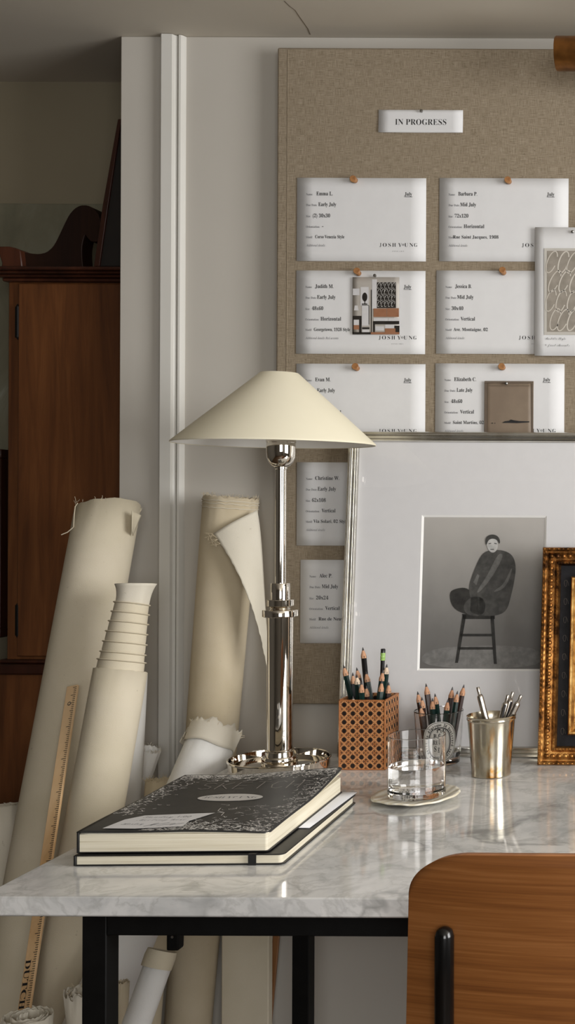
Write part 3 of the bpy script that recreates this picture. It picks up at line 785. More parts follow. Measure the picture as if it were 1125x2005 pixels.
# ------------------------------------------------------------------ cane pencil box
BX0, BX1, BY0, BY1, BH = -.6513, -.5788, 1.8926, 1.9645, .1105
def cane():
    k = N('cane_webbing')
    tc = k.n('ShaderNodeTexCoord'); sx = k.n('ShaderNodeSeparateXYZ'); k.l(tc.outputs['Object'], sx.inputs[0])
    geo = k.n('ShaderNodeNewGeometry'); sn = k.n('ShaderNodeSeparateXYZ'); k.l(geo.outputs['Normal'], sn.inputs[0])
    side = k.math('GREATER_THAN', k.math('ABSOLUTE', sn.outputs[0]), .7)
    h = k.math('ADD', k.math('MULTIPLY', sx.outputs[0], k.math('SUBTRACT', 1, side)), k.math('MULTIPLY', sx.outputs[1], side))
    p = 1/.01375
    a = k.math('MULTIPLY', h, p); b = k.math('MULTIPLY', sx.outputs[2], p)
    fa = k.math('SUBTRACT', k.math('FRACT', a), .5); fb = k.math('SUBTRACT', k.math('FRACT', b), .5)
    r = k.math('SQRT', k.math('ADD', k.math('MULTIPLY', fa, fa), k.math('MULTIPLY', fb, fb)))
    hole = k.math('LESS_THAN', r, .265)
    # small triangular gaps between the strands
    ga = k.math('ABSOLUTE', fa); gb = k.math('ABSOLUTE', fb)
    ca = k.math('SUBTRACT', .5, ga); cb = k.math('SUBTRACT', .5, gb)
    def near(x, c, wd): return k.math('LESS_THAN', k.math('ABSOLUTE', k.math('SUBTRACT', x, c)), wd)
    g1 = k.math('MULTIPLY', near(ca, .0, .045), near(cb, .22, .09)); g2 = k.math('MULTIPLY', near(cb, .0, .045), near(ca, .22, .09))
    g3 = k.math('MULTIPLY', near(ca, .26, .04), near(cb, .14, .035)); g4 = k.math('MULTIPLY', near(cb, .26, .04), near(ca, .14, .035))
    gap = k.math('MAXIMUM', k.math('MAXIMUM', g1, g2), k.math('MAXIMUM', g3, g4))
    dark = k.math('MAXIMUM', hole, gap)
    # strand relief
    d1 = k.math('ABSOLUTE', k.math('SUBTRACT', k.math('FRACT', k.math('ADD', a, b)), .5)); d2 = k.math('ABSOLUTE', k.math('SUBTRACT', k.math('FRACT', k.math('SUBTRACT', a, b)), .5))
    rel = k.math('ADD', k.math('SINE', k.math('MULTIPLY', a, 4*PI)), k.math('SINE', k.math('MULTIPLY', b, 4*PI)))
    v = k.noise(k.coords(), 260, 3)
    strand = k.ramp(v, [(.3, (128,74,38)), (.5, (166,104,58)), (.7, (196,136,84))])
    ln = k.math('MAXIMUM', k.math('LESS_THAN', d1, .075), k.math('LESS_THAN', d2, .075))
    strand = k.mix(k.math('MULTIPLY', ln, .55), strand, (220,166,112))
    k.col(k.mix(dark, strand, (30,17,9)))
    k.bump(k.math('SUBTRACT', k.math('ADD', k.math('MULTIPLY', rel, .15), k.math('MULTIPLY', ln, .4)), k.math('MULTIPLY', dark, 2)), .8, .0012)
    return k.set(.5, 0)
m_cane = cane()
bxo = thing('cane_box', 'square woven cane pencil box standing on the marble by the frame', 'pencil holder', (BX0+.0011, BY0+.002, ZT))
tw = .0028
mb = MB()
mb.box((BX0, BY0, ZT+.0004), (BX1, BY0+tw, ZT+BH)); mb.box((BX0, BY1-tw, ZT+.0004), (BX1, BY1, ZT+BH))
mb.box((BX0, BY0+tw, ZT+.0004), (BX0+tw, BY1-tw, ZT+BH)); mb.box((BX1-tw, BY0+tw, ZT+.0004), (BX1, BY1-tw, ZT+BH))
mb.build('cane_sides', m_cane, bxo)
mb = MB(); e_ = .0006
for x0, x1, y0, y1 in ((BX0-e_, BX0+tw+e_, BY0-e_, BY0+tw+e_), (BX1-tw-e_, BX1+e_, BY0-e_, BY0+tw+e_), (BX1-tw-e_, BX1+e_, BY1-tw-e_, BY1+e_), (BX0-e_, BX0+tw+e_, BY1-tw-e_, BY1+e_)):
    mb.box((x0+.0006*0, y0, ZT+.0004), (x0+.0022, y0+.0022, ZT+BH+.0006)) if x0 < BX0 else mb.box((x1-.0022, y0, ZT+.0004), (x1, y0+.0022, ZT+BH+.0006))
for z0 in (ZT+.0004, ZT+BH-.0012):
    mb.box((BX0-e_, BY0-e_, z0), (BX1+e_, BY0+.0004, z0+.0018)); mb.box((BX1-.0004, BY0-e_, z0), (BX1+e_, BY1+e_, z0+.0018))
    mb.box((BX0-e_, BY1-.0004, z0), (BX1+e_, BY1+e_, z0+.0018)); mb.box((BX0-e_, BY0-e_, z0), (BX0+.0004, BY1+e_, z0+.0018))
mb.build('binding', plain('cane_binding', (184,120,70), .5, c2=(160,98,52), scale=200), bxo, bevel=.0004)
MB().box((BX0+tw+.0003, BY0+tw+.0003, ZT+.0006), (BX1-tw-.0003, BY1-tw-.0003, ZT+.004)).build('bottom', m_caned_liner, bxo)

# ------------------------------------------------------------------ pencils
def hexpencil(kind):
    """meshes of one pencil, tip at z = 0 pointing up, body running down"""
    rr = .0046; Lc = .0140 if kind != 'pale' else .0120
    def mk(mb, nm, m):
        me = bpy.data.meshes.new(nm); me.from_pydata([tuple(p) for p in mb.v], [], mb.f); me.update()
        me.polygons.foreach_set('use_smooth', [True]*len(me.polygons)); me.set_sharp_from_angle(angle=math.radians(40)); me.materials.append(m); return me
    body = MB(); n = 24; L = .165; vs = []
    for k_ in range(2):
        for i in range(n):
            a_ = 2*PI*i/n; r6 = rr*math.cos(PI/6)/math.cos(((a_ % (PI/3))-PI/6))
            z = -L if k_ else -Lc-.0014+.0016*math.cos(6*a_)
            vs.append((r6*math.cos(a_), r6*math.sin(a_), z))
    fs = [((i+1) % n, i, n+i, n+(i+1) % n) for i in range(n)]+[tuple(range(2*n-1, n-1, -1))]
    body.add(vs, fs)
    wd = MB().lathe([(.0045, -Lc-.004), (.0043, -Lc+.0004), (.0018, -.0056), (.0017, -.0054)], 20)
    ld = MB().lathe([(.00185, -.0058), (.0012, -.0030), (.0003, -.0003), (0, 0)], 12)
    mats = {'green': m_pencil_green, 'black': m_pencil_black, 'brown': m_pencil_brown, 'pale': m_pencil_green}[kind]
    return (mk(body, 'lacquered_body', mats), mk(wd, 'sharpened_wood', m_pale_wood if kind == 'pale' else m_cedar), mk(ld, 'lead', m_lead))
PEN = {k_: hexpencil(k_) for k_ in ('green', 'black', 'brown', 'pale')}
NAMES = ('lacquered_body', 'sharpened_wood', 'lead')
def aim(tip, bottom):
    d_ = (Vector(tip)-Vector(bottom)).normalized()
    return d_.to_track_quat('Z', 'Y').to_euler()
def pencil(kind, tip, bottom, label, group, twist=0):
    o = bpy.data.objects.new('pencil', None); o.empty_display_size = .01
    o.location = tip; o.rotation_euler = aim(tip, bottom); link(o, None, label, 'pencil', group)
    Ld = (Vector(tip)-Vector(bottom)).length
    for nm, me in zip(NAMES, PEN[kind]):
        if nm == 'lacquered_body' and Ld < .163:
            me = me.copy(); zc_ = -Ld
            for v_ in me.vertices:
                if v_.co.z < -.1: v_.co.z = zc_
        c_ = bpy.data.objects.new(nm, me); c_.rotation_euler = (0, 0, twist); link(c_, o)
    return o
def boxpencil(kind, px, py, Yt, bx, by, label):
    """bx,by: 0..1 inside the box footprint where its foot stands"""
    tip = P(px, py, Yt); m_ = .0075
    bottom = Vector((BX0+m_+(BX1-BX0-2*m_)*bx, BY0+m_+(BY1-BY0-2*m_)*by, ZT+.006))
    pencil(kind, tip, bottom, label, 'pencils in the cane box', random.random())
G = 'pencils in the cane box'
boxpencil('green', 672, 1301.5, 1.925, .42, .45, 'dark green pencil leaning over the cane box\'s left edge, before the silver frame')
boxpencil('black', 709.8, 1267, 1.950, .48, .90, 'tall slim black pencil standing upright in the cane box')
boxpencil('brown', 697.5, 1306.5, 1.948, .55, .80, 'brown pencil with scarred wood left of the tall black pencil')
boxpencil('black', 690, 1316.5, 1.930, .20, .55, 'dark pencil with long lead beside the pale-wood pencil')
boxpencil('pale', 698, 1320, 1.912, .40, .25, 'pencil with whitish sharpened wood in the cane box\'s left cluster')
boxpencil('green', 715.5, 1313.5, 1.938, .80, .62, 'dark green pencil slanting right of the tall black one')
boxpencil('green', 707.5, 1333.5, 1.904, .44, .05, 'green pencil in the middle of the cane box\'s front row')
boxpencil('brown', 716.5, 1341.5, 1.916, .60, .30, 'short pencil half hidden behind the front green one, left cluster')
boxpencil('green', 749.5, 1311, 1.922, .55, .40, 'green pencil directly in front of the eraser pencil')
boxpencil('green', 747.3, 1331.5, 1.903, .78, .05, 'green pencil nearest the front right corner of the cane box')
boxpencil('pale', 757, 1300, 1.945, .60, .92, 'pale-tipped pencil leaning right behind the eraser pencil')
boxpencil('brown', 760.5, 1335, 1.930, .95, .55, 'slim dark pencil at the cane box\'s right side')
boxpencil('pale', 690.5, 1362, 1.902, .30, .08, 'short pencil with only its wooden cone above the cane rim')
# pencil standing eraser-up
tip = P(749.6, 1270, 1.945); bt = Vector((BX0+.045, BY0+.060, ZT+.006))
ep = thing('eraser_pencil', 'black pencil standing eraser-up with lime green bands in the cane box', 'pencil', tip, G)
Me = axis_matrix(tip, bt)
MB().lathe([(0,0),(.0030,.0002),(.0037,.001),(.0037,.0065),(.0038,.0068)], 20, Me).build('eraser', m_pencil_black, ep)
MB().lathe([(.0038,.0066),(.0040,.0072),(.0040,.0095),(.0036,.0100),(.0036,.0112),(.0040,.0118),(.0040,.0150),(.0036,.0156),(.0036,.0168),(.0040,.0172),(.0040,.0185),(.0037,.0190)], 20, Me).build('ferrule', m_lime, ep, label='lime green banded ferrule')
MB().lathe([(.0037,.0188),(.0037,(tip-bt).length),(0,(tip-bt).length)], 6, Me).build('shaft', m_pencil_black, ep)

# ------------------------------------------------------------------ candle glass with pencils
CG = T(858, 1491); CG.y = 1.9465
CG = Vector((P(858, 1491, 1.9465).x, 1.9465, ZT))
gl = thing('candle_glass', 'clear candle jar with oval black and white label holding pencils', 'jar', CG)
MC = Matrix.Translation(CG)
RB, RT, GH = .0338, .0393, .0865
def cr_(z): return RB+(RT-RB)*(z/GH)
MB().lathe([(0,.0006),(RB-.003,.0004),(RB,.003),(cr_(.02),.02),(RT,GH-.0012),(RT-.0008,GH),(RT-.0018,GH-.001),(cr_(.02)-.0022,.02),(RB-.0035,.0125),(RB-.008,.011),(0,.0105)], 64, MC).build('jar_wall', m_glass, gl, angle=14)
lab_c = math.radians(-90+18)  # label centre faces the camera, a little right
def lab(x, z, e=.0003):
    r_ = cr_(z)+e; a_ = lab_c+x/r_
    return Vector((CG.x+r_*math.cos(a_), CG.y+r_*math.sin(a_), ZT+z))
LX_, LZ_, la, lb_ = 0, .0415, .0265, .0325
def oval(mb, a0, b0, a1, b1, e, n=64):
    def pt(a_, b_, i):
        t_ = 2*PI*i/n; c_, s_ = math.cos(t_), math.sin(t_); ex = .85
        return lab(a_*math.copysign(abs(c_)**ex, c_), LZ_+b_*math.copysign(abs(s_)**ex, s_), e)
    base_ = len(mb.v)
    K = 8
    for k2 in range(K+1):
        f_ = k2/K
        for i in range(n): mb.v.append(pt(a0+(a1-a0)*f_, b0+(b1-b0)*f_, i))
    for k2 in range(K):
        for i in range(n):
            j = (i+1) % n; mb.f.append((base_+k2*n+i, base_+(k2+1)*n+i, base_+(k2+1)*n+j, base_+k2*n+j))
m_label = plain('label_paper', (226,224,218), .5, c2=(232,230,225), scale=60)
mb = MB(); oval(mb, .0002, .0002, la, lb_, .0004); mb.build('oval_label', m_label, gl, label='white oval label')
mb = MB()
oval(mb, la*.955, lb_*.965, la*.925, lb_*.94, .0007); oval(mb, la*.655, lb_*.72, la*.60, lb_*.675, .0007)
oval(mb, la*.57, lb_*.65, la*.55, lb_*.635, .0007)
ring = 'diptyque 34 boulevard saint germain paris 5e '
n_ = len(ring)
for i, ch in enumerate(ring):
    if ch == ' ': continue
    t_ = PI*.80-2*PI*i/n_
    cxx, cyy = la*.79*math.cos(t_), lb_*.84*math.sin(t_)
    tang = Vector((math.sin(t_)*la, -math.cos(t_)*lb_)).normalized(); nor = Vector((-tang.y, tang.x))
    vs, fs, x0, x1 = glyphs(ch, 'serif', .012)
    sz = .0066; w0 = (x1-x0)*sz*.8
    mb.add([lab(cxx+tang.x*((x-x0)*sz*.8-w0/2)+nor.x*(y-.3)*sz, LZ_+cyy+tang.y*((x-x0)*sz*.8-w0/2)+nor.y*(y-.3)*sz, .0008) for x, y in vs], fs)
for body, x, z, cap, wd in (('T',-.0045,.0565,.0062,.0050),('U',.0035,.0560,.0062,.0058),('B',-.0090,.0478,.0068,.0055),('É',.0000,.0478,.0060,.0048),('R',-.0088,.0385,.0064,.0056),('E',-.0028,.0385,.0060,.0048),('U',.0032,.0390,.0074,.0058),('S',-.0060,.0285,.0076,.0050),('E',.0018,.0270,.0070,.0050)):
    vs, fs, x0, x1 = glyphs(body, 'serif' if body != 'É' else 'sans', .012)
    mb.add([lab(x+(xx-x0)/(x1-x0)*wd, z+yy*cap/.69, .0008) for xx, yy in vs], fs)
mb.build('label_print', m_ink, gl, smooth=False)
GC = 'pencils in the candle jar'
def jarpencil(kind, px, py, Yt, ang, rad, label):
    tip = P(px, py, Yt); bottom = Vector((CG.x+rad*math.cos(ang), CG.y+rad*math.sin(ang), ZT+.0145))
    pencil(kind, tip, bottom, label, GC, random.random())
for kd, px, py, dy, an, rd, lb in (
    ('black', 816.8, 1353.5, .010, 2.9, .018, 'black pencil at the far left of the candle jar'),
    ('brown', 833.2, 1338, .016, 2.2, .014, 'tallest pencil in the candle jar\'s left half, with chipped lacquer'),
    ('green', 850.8, 1357.5, .018, 1.3, .012, 'green pencil leaning left near the middle of the candle jar'),
    ('brown', 885.5, 1344.5, .012, .9, .010, 'dark brown pencil leaning right in the candle jar\'s right half'),
    ('green', 895.3, 1352.5, .004, .2, .016, 'green pencil between the two tall right-leaning ones in the candle jar'),
    ('brown', 908, 1340, .006, .4, .020, 'rightmost pencil of the candle jar, leaning out over its rim'),
    ('brown', 825.2, 1364.5, -.006, 3.4, .018, 'brown pencil low between the two at the candle jar\'s left'),
    ('green', 846, 1366.5, -.002, 4.2, .012, 'short green pencil above the label\'s upper left'),
    ('green', 876.5, 1368.5, -.012, 5.2, .018, 'short green pencil at the candle jar\'s front right, above the label'),
    ('brown', 822.6, 1380, -.016, 4.0, .020, 'lowest pencil of the candle jar with just its wooden tip above the rim')):
    jarpencil(kd, px, py, CG.y+dy, an, rd, lb)

# ------------------------------------------------------------------ silver cup with pens
SC_ = Vector((P(961, 1517, 1.8657).x, 1.8657, ZT)); SH = .0925
cup = thing('silver_cup', 'tarnished silver beaker holding steel pens on the marble', 'cup', SC_)
MSc = Matrix.Translation(SC_)
MB().lathe([(0,.0012),(.0290,.0004),(.0302,.0008),(.0304,.003),(.0300,.006),(.0318,.03),(.0340,.06),(.0360,SH-.008),(.0364,SH-.0065),(.0374,SH-.0055),(.0374,SH-.0035),(.0369,SH-.003),(.0372,SH-.001),(.0380,SH),(.0374,SH+.0008),(.0362,SH-.002),(.0348,SH-.009),(.0330,.06),(.0306,.03),(.0288,.006),(0,.0045)], 96, MSc).build('cup_body', m_cup, cup)
def pen(px, py, Yt, an, rd, label):
    tip = P(px, py, Yt); bottom = SC_+Vector((rd*math.cos(an), rd*math.sin(an), .008))
    t = thing('steel_pen', label, 'pen', tip, 'pens in the silver cup')
    M_ = axis_matrix(tip, bottom); L = (tip-bottom).length
    MB().lathe([(0,0),(.0022,.0002),(.0026,.0008),(.0026,.0125),(.0023,.013)], 16, M_).build('push_button', m_pen, t)
    MB().lathe([(.0024,.0118),(.0038,.0130),(.0046,.0148),(.0049,.018),(.0049,L-.014),(.0032,L-.006),(.0012,L-.0005),(0,L)], 24, M_).build('barrel', m_pen, t)
    cl = MB(); cl.box((.0008*0-.0014, .0052, .0150), (.0014, .0066, .050), M_ @ Matrix.Rotation(an_clip, 4, 'Z')); cl.box((-.0014, .0036, .0150), (.0014, .0066, .0172), M_ @ Matrix.Rotation(an_clip, 4, 'Z'))
    cl.build('clip', m_lead, t, bevel=.0004)
an_clip = 0.3
for px, py, dy, an, rd, lb in ((934.5,1345,.004,.0,.012,'steel click pen alone at the left of the silver cup'),(993.8,1360.5,.002,3.6,.006,'steel click pen leaning right, first of three in the silver cup'),
                           (1003.6,1354.5,.016,2.4,.006,'steel click pen in the middle of the three leaning right in the cup'),(1019.6,1361,.000,3.3,.010,'steel click pen at the far right of the silver cup, most tilted')):
    an_clip = {934.5: 4.3, 993.8: 4.6, 1003.6: 4.4, 1019.6: 2.2}[px]
    pen(px, py, SC_.y+dy, an, rd, lb)

# ------------------------------------------------------------------ tumbler on a saucer
SP = Vector((P(815, 1557, 1.70).x, 1.70, ZT))
SP = T(814, 1559, ZT+.004); SP.z = ZT
mb = MB()
def sau(u, v):
    a_ = 2*PI*u; R_ = .0612*(1+.010*math.cos(5*a_+.6)+.004*math.sin(9*a_))
    r_ = R_*v; lift = (.0050+.0015*math.cos(a_-.3))*v**2+.0004*math.sin(11*a_+1)*v**3+.001*math.cos(3*a_)*v*v
    if v > .999: lift += .0002
    return (SP.x+r_*math.cos(a_), SP.y+r_*math.sin(a_), ZT+.0022+max(0, lift))
mb.grid(sau, 96, 14)
mb.build('shell_saucer', m_shell, solid=.0026, label='cream scalloped shell-like saucer under the water glass', cat='saucer', origin=tuple(SP))
GX = T(815.3, 1557, ZT+.006); gz = ZT+.0066; RG, HG = .0402, .0862
tum = thing('water_glass', 'clear straight-sided tumbler half full of water on the shell saucer', 'glass', (GX.x, GX.y, gz))
MG = Matrix.Translation((GX.x, GX.y, gz))
MB().lathe([(0,.0003),(RG-.004,.0),(RG-.0015,.0008),(RG-.0002,.003),(RG,.006),(RG,HG-.0008),(RG-.0005,HG),(RG-.0010,HG-.0006),(RG-.0011,.012),(RG-.003,.0085),(RG-.008,.0072),(0,.0070)], 96, MG).build('tumbler', m_glass, tum, angle=14)
wl = .0425
MB().lathe([(0,.00705),(RG-.0081,.00722),(RG-.00308,.00855),(RG-.00115,.0121),(RG-.00115,wl+.0006),(RG-.0022,wl),(0,wl)], 96, MG).build('water', m_water, angle=14, label='clear still water half filling the tumbler', cat='water', origin=(GX.x, GX.y, gz))

# ------------------------------------------------------------------ large silver frame
FB = Vector((0, 1.990, ZT+.0006))
lean = math.atan(.0934)
FX0, FX1, FH = -.689, -.207, .5452
MF = Matrix.Translation((0, 1.990, ZT+.0006)) @ Matrix.Rotation(-lean, 4, 'X')
big = thing('framed_photograph', 'large thin silver frame with wide white mat leaning against the pinboard', 'picture frame', ((FX0+FX1)/2, 1.99, ZT))
prof = [(0,.0),(0,-.016),(.0012,-.0178),(.0045,-.0180),(.0058,-.0165),(.0068,-.0125),(.0108,-.0118),(.0118,-.0140),(.0132,-.0150),(.0150,-.0145),(.0160,-.0125),(.0162,-.004),(.0162,0)]
def moulding(mb, x0, z0, x1, z1, prof, M, yo=0):
    vs = []; fs = []; n = len(prof)
    for (sx, sz, dx, dz) in ((x0,z0,1,1),(x1,z0,-1,1),(x1,z1,-1,-1),(x0,z1,1,-1)):
        for t_, d_ in prof: vs.append((sx+dx*t_, yo+d_, sz+dz*t_))
    for c_ in range(4):
        e_ = (c_+1) % 4
        for i in range(n-1): fs.append((c_*n+i, e_*n+i, e_*n+i+1, c_*n+i+1))
        fs.append((c_*n+n-1, e_*n+n-1, e_*n, c_*n))
    mb.add(vs, fs, M)
yo_f = .018
mb = MB(); moulding(mb, FX0, 0, FX1, FH, prof, MF, yo_f); mb.build('frame', m_frame_silver, big, angle=30)
MB(MF).box((FX0+.004, yo_f-.003, .004), (FX1-.004, yo_f+.001, FH-.004)).build('backing', plain('backing_board', (120,104,84), .8, c2=(130,114,94), scale=40), big)
def fl(px, py):
    """photo pixel -> (x, z) on the leaning picture plane"""
    o_ = Vector((0,0,CAMZ)); d_ = P(px, py, 1.0)-o_
    Mi = MF.inverted(); a_ = Mi @ o_; b_ = Mi.to_3x3() @ d_
    t_ = (yo_f-.005-a_.y)/b_.y; p_ = a_+b_*t_; return p_.x, p_.z
ox0, oz1 = fl(829.5, 1012.5); ox1, _ = fl(1066, 1012); _, oz0 = fl(825, 1309)
ym = yo_f-.0062
mb = MB(MF); i0, i1, j0, j1 = FX0+.0164, FX1-.0164, .0164, FH-.0164; bw = .0034
mb.add([(i0,ym,j0),(i1,ym,j0),(i1,ym,j1),(i0,ym,j1),(ox0-bw,ym,oz0-bw),(ox1+bw,ym,oz0-bw),(ox1+bw,ym,oz1+bw),(ox0-bw,ym,oz1+bw)], [(0,1,5,4),(1,2,6,5),(2,3,7,6),(3,0,4,7)])
mb.build('mat', m_mat, big, smooth=False)
mb = MB(MF); yp = yo_f-.0040
mb.add([(ox0-bw,ym,oz0-bw),(ox1+bw,ym,oz0-bw),(ox1+bw,ym,oz1+bw),(ox0-bw,ym,oz1+bw),(ox0,yp,oz0),(ox1,yp,oz0),(ox1,yp,oz1),(ox0,yp,oz1)], [(0,1,5,4),(1,2,6,5),(2,3,7,6),(3,0,4,7)])
mb.build('mat_bevel', m_bevel, big, smooth=False)
def backdrop():
    k = N('grey_studio_print'); tc = k.n('ShaderNodeTexCoord'); sx = k.n('ShaderNodeSeparateXYZ'); k.l(tc.outputs['Generated'], sx.inputs[0])
    a_ = k.math('MULTIPLY', sx.outputs[2], .8); n1 = k.noise(k.coords((1,1,.6)), 14, 4)
    s_ = k.math('ADD', a_, k.math('MULTIPLY', n1, .3))
    k.col(k.ramp(s_, [(.05, (96,94,92)), (.35, (116,114,111)), (.62, (152,149,145)), (.95, (182,178,173))])); return k.set(.5, 0)
ph = MB(MF).box((ox0-.002, yp+.0002, oz0-.002), (ox1+.002, yp+.001, oz1+.002)).build('photo_print', backdrop(), big, label='black and white photo print of a seated figure')
def chaikin(po, n=2):
    for _ in range(n):
        q_ = []
        for i in range(len(po)):
            a_, b_ = po[i], po[(i+1) % len(po)]
            q_ += [(a_[0]*.75+b_[0]*.25, a_[1]*.75+b_[1]*.25), (a_[0]*.25+b_[0]*.75, a_[1]*.25+b_[1]*.75)]
        po = q_
    return po
def onprint(polys, nm, m, e):
    mb = MB(MF)
    for po in polys:
        if len(po) > 4 and len(po) < 20: po = chaikin(po)
        n = len(mb.v)
        for x, y in po:
            a_, b_ = fl(x, y); mb.v.append(MF @ Vector((a_, yp-e, b_)))
        mb.f.append(tuple(range(n, n+len(po))))
    mb.build(nm, m, ph, smooth=False)
def ell(cx, cy, a_, b_, rot=0, n=20):
    c_, s_ = math.cos(rot), math.sin(rot)
    return [(cx+a_*math.cos(2*PI*i/n)*c_-b_*math.sin(2*PI*i/n)*s_, cy+a_*math.cos(2*PI*i/n)*s_+b_*math.sin(2*PI*i/n)*c_) for i in range(n)]
g = lambda nm, v: plain(nm, (v-8, v-9, v-11), .5, c2=(v+14, v+13, v+10), scale=90)
onprint([[(824,1309),(1062,1309),(1063,1268),(940,1262),(826,1272)]], 'printed_floor', g('print_floor', 118), .0003)
# generic sitter on a plain stool-backed chair
onprint([[(890,1298),(896,1298),(912,1204),(905,1204)],[(966,1300),(972,1300),(966,1204),(959,1204)],[(906,1212),(968,1212),(968,1202),(904,1202)],[(900,1246),(965,1246),(965,1241),(901,1241)],[(896,1272),(967,1272),(967,1267),(897,1267)],[(878,1160),(892,1152),(912,1150),(926,1162),(928,1200),(912,1204),(884,1190)]], 'printed_chair', g('print_chair', 38), .0005)
onprint([[(918,1200),(922,1178),(916,1150),(926,1120),(938,1092),(948,1080),(966,1076),(988,1078),(1004,1088),(1010,1110),(1006,1140),(1000,1166),(992,1196),(972,1206),(944,1206)],[(904,1186),(924,1166),(950,1172),(948,1206),(914,1206)]], 'printed_coat', g('print_coat', 66), .0007)
onprint([[(968,1096),(978,1082),(986,1088),(962,1132),(936,1162),(932,1158),(954,1126)],[(1000,1112),(1003,1114),(990,1150),(968,1160),(966,1157),(986,1144)],[(926,1140),(934,1124),(938,1127),(932,1146)]], 'printed_folds', g('print_folds', 100), .0009)
onprint([ell(963, 1065, 11, 17, -.12)], 'printed_face', g('print_face', 186), .0009)
onprint([[(951,1070),(949,1056),(955,1048),(965,1046),(975,1050),(979,1060),(977,1066),(973,1057),(963,1054),(955,1058)], [(956,1064),(961,1063),(961,1064.5),(956,1065.5)], [(967,1063),(972,1064),(972,1065.5),(967,1064.5)], [(959,1075),(967,1075),(966,1076.5),(960,1076.5)]], 'printed_hair', g('print_hair', 58), .0011)
gy = yo_f-.0088
MB(MF).add([(FX0+.0164,gy,.0164),(FX1-.0164,gy,.0164),(FX1-.0164,gy,FH-.0164),(FX0+.0164,gy,FH-.0164)], [(0,1,2,3)]).build('glazing', m_pane, big, smooth=False)

# ------------------------------------------------------------------ gold frame
G0 = P(1049.5, 1500, 1.928); GXl = G0.x
gw, gh = .30, .353
MGd = Matrix.Translation((GXl, 1.928, ZT+.0006)) @ Matrix.Rotation(-math.atan(.122), 4, 'X')
gf = thing('framed_picture', 'antique carved gold and black frame leaning at the right edge of the desk', 'picture frame', (GXl+gw/2, 1.928, ZT))
yg = .022
mb = MB()
moulding(mb, 0, 0, gw, gh, [(0,0),(0,-.015),(.0015,-.0185),(.0055,-.0195),(.0075,-.0165),(.0090,-.0160),(.0150,-.0200),(.0215,-.0160),(.0225,-.0150),(.0240,-.0185),(.0275,-.0185),(.0290,-.0150),(.0300,-.010),(.0300,0)], MGd, yg)
def along(step, t0, fn):
    for side in range(4):
        L = gw if side % 2 == 0 else gh
        n = max(1, int((L-2*t0)/step))
        for i in range(n+1):
            d_ = t0+(L-2*t0)*i/n
            fn(((d_, t0), (gw-t0, d_), (d_, gh-t0), (t0, d_))[side], side % 2 == 0, side)
def leafb(p_, hz, side):
    r_ = (.0046, .0036, .0042)
    mb.blob((p_[0], yg-.0185, p_[1]), r_, MGd, 8, 5)
    dx, dz = (.0042, 0) if hz else (0, .0042)
    mb.blob((p_[0]+dx*1.0, yg-.0165, p_[1]+dz*1.0), (.0052 if not hz else .0016, .0026, .0052 if hz else .0016), MGd, 6, 4)
along(.0098, .0150, leafb)
along(.0052, .0258, lambda p_, hz, s_: mb.blob((p_[0], yg-.0180, p_[1]), (.0022, .0018, .0022), MGd, 6, 4))
along(.0075, .0032, lambda p_, hz, s_: mb.blob((p_[0], yg-.0185, p_[1]), (.0030 if hz else .0016, .0016, .0016 if hz else .0030), MGd, 6, 4))
mb.build('carved_moulding', m_gold, gf, angle=50)
mb = MB(); moulding(mb, .0302, .0302, gw-.0302, gh-.0302, [(0,0),(0,-.0100),(.018,-.0085),(.018,0)], MGd, yg); mb.build('black_panel', m_black_panel, gf, label='black painted band with faint scroll pattern')
mb = MB(); rs_ = random.Random(5)
for side_x in (.0390, gw-.0390):
    for i in range(9):
        z0 = .05+i*.03
        pts = [(side_x+.0045*math.cos(a_)*(1-a_/9), yg-.0100, z0+.007*math.sin(a_)+a_*.0012) for a_ in [j*.5 for j in range(14)]]
        mb.ribbon([MGd @ Vector(p_) for p_ in pts], .0006, (0,-1,0))
mb.build('scroll_pattern', plain('worn_scroll', (66,60,56), .5, c2=(84,76,66), scale=80), gf, smooth=False)
mb = MB(); moulding(mb, .0484, .0484, gw-.0484, gh-.0484, [(0,0),(0,-.0170),(.0020,-.0195),(.0050,-.0190),(.0065,-.0150),(.0100,-.0120),(.0120,-.0130),(.0140,-.0080),(.0140,0)], MGd, yg); mb.build('inner_moulding', m_gold_pale, gf, angle=30)
MB(MGd).box((.0626, yg-.006, .0626), (gw-.0626, yg-.001, gh-.0626)).build('picture_panel', plain('cream_picture', (206,196,176), .6, c2=(188,174,150), scale=12), gf, label='pale cream picture surface')
MB(MGd).box((.003, yg-.0005, .003), (gw-.003, yg+.002, gh-.003)).build('backing', m_ebony, gf)

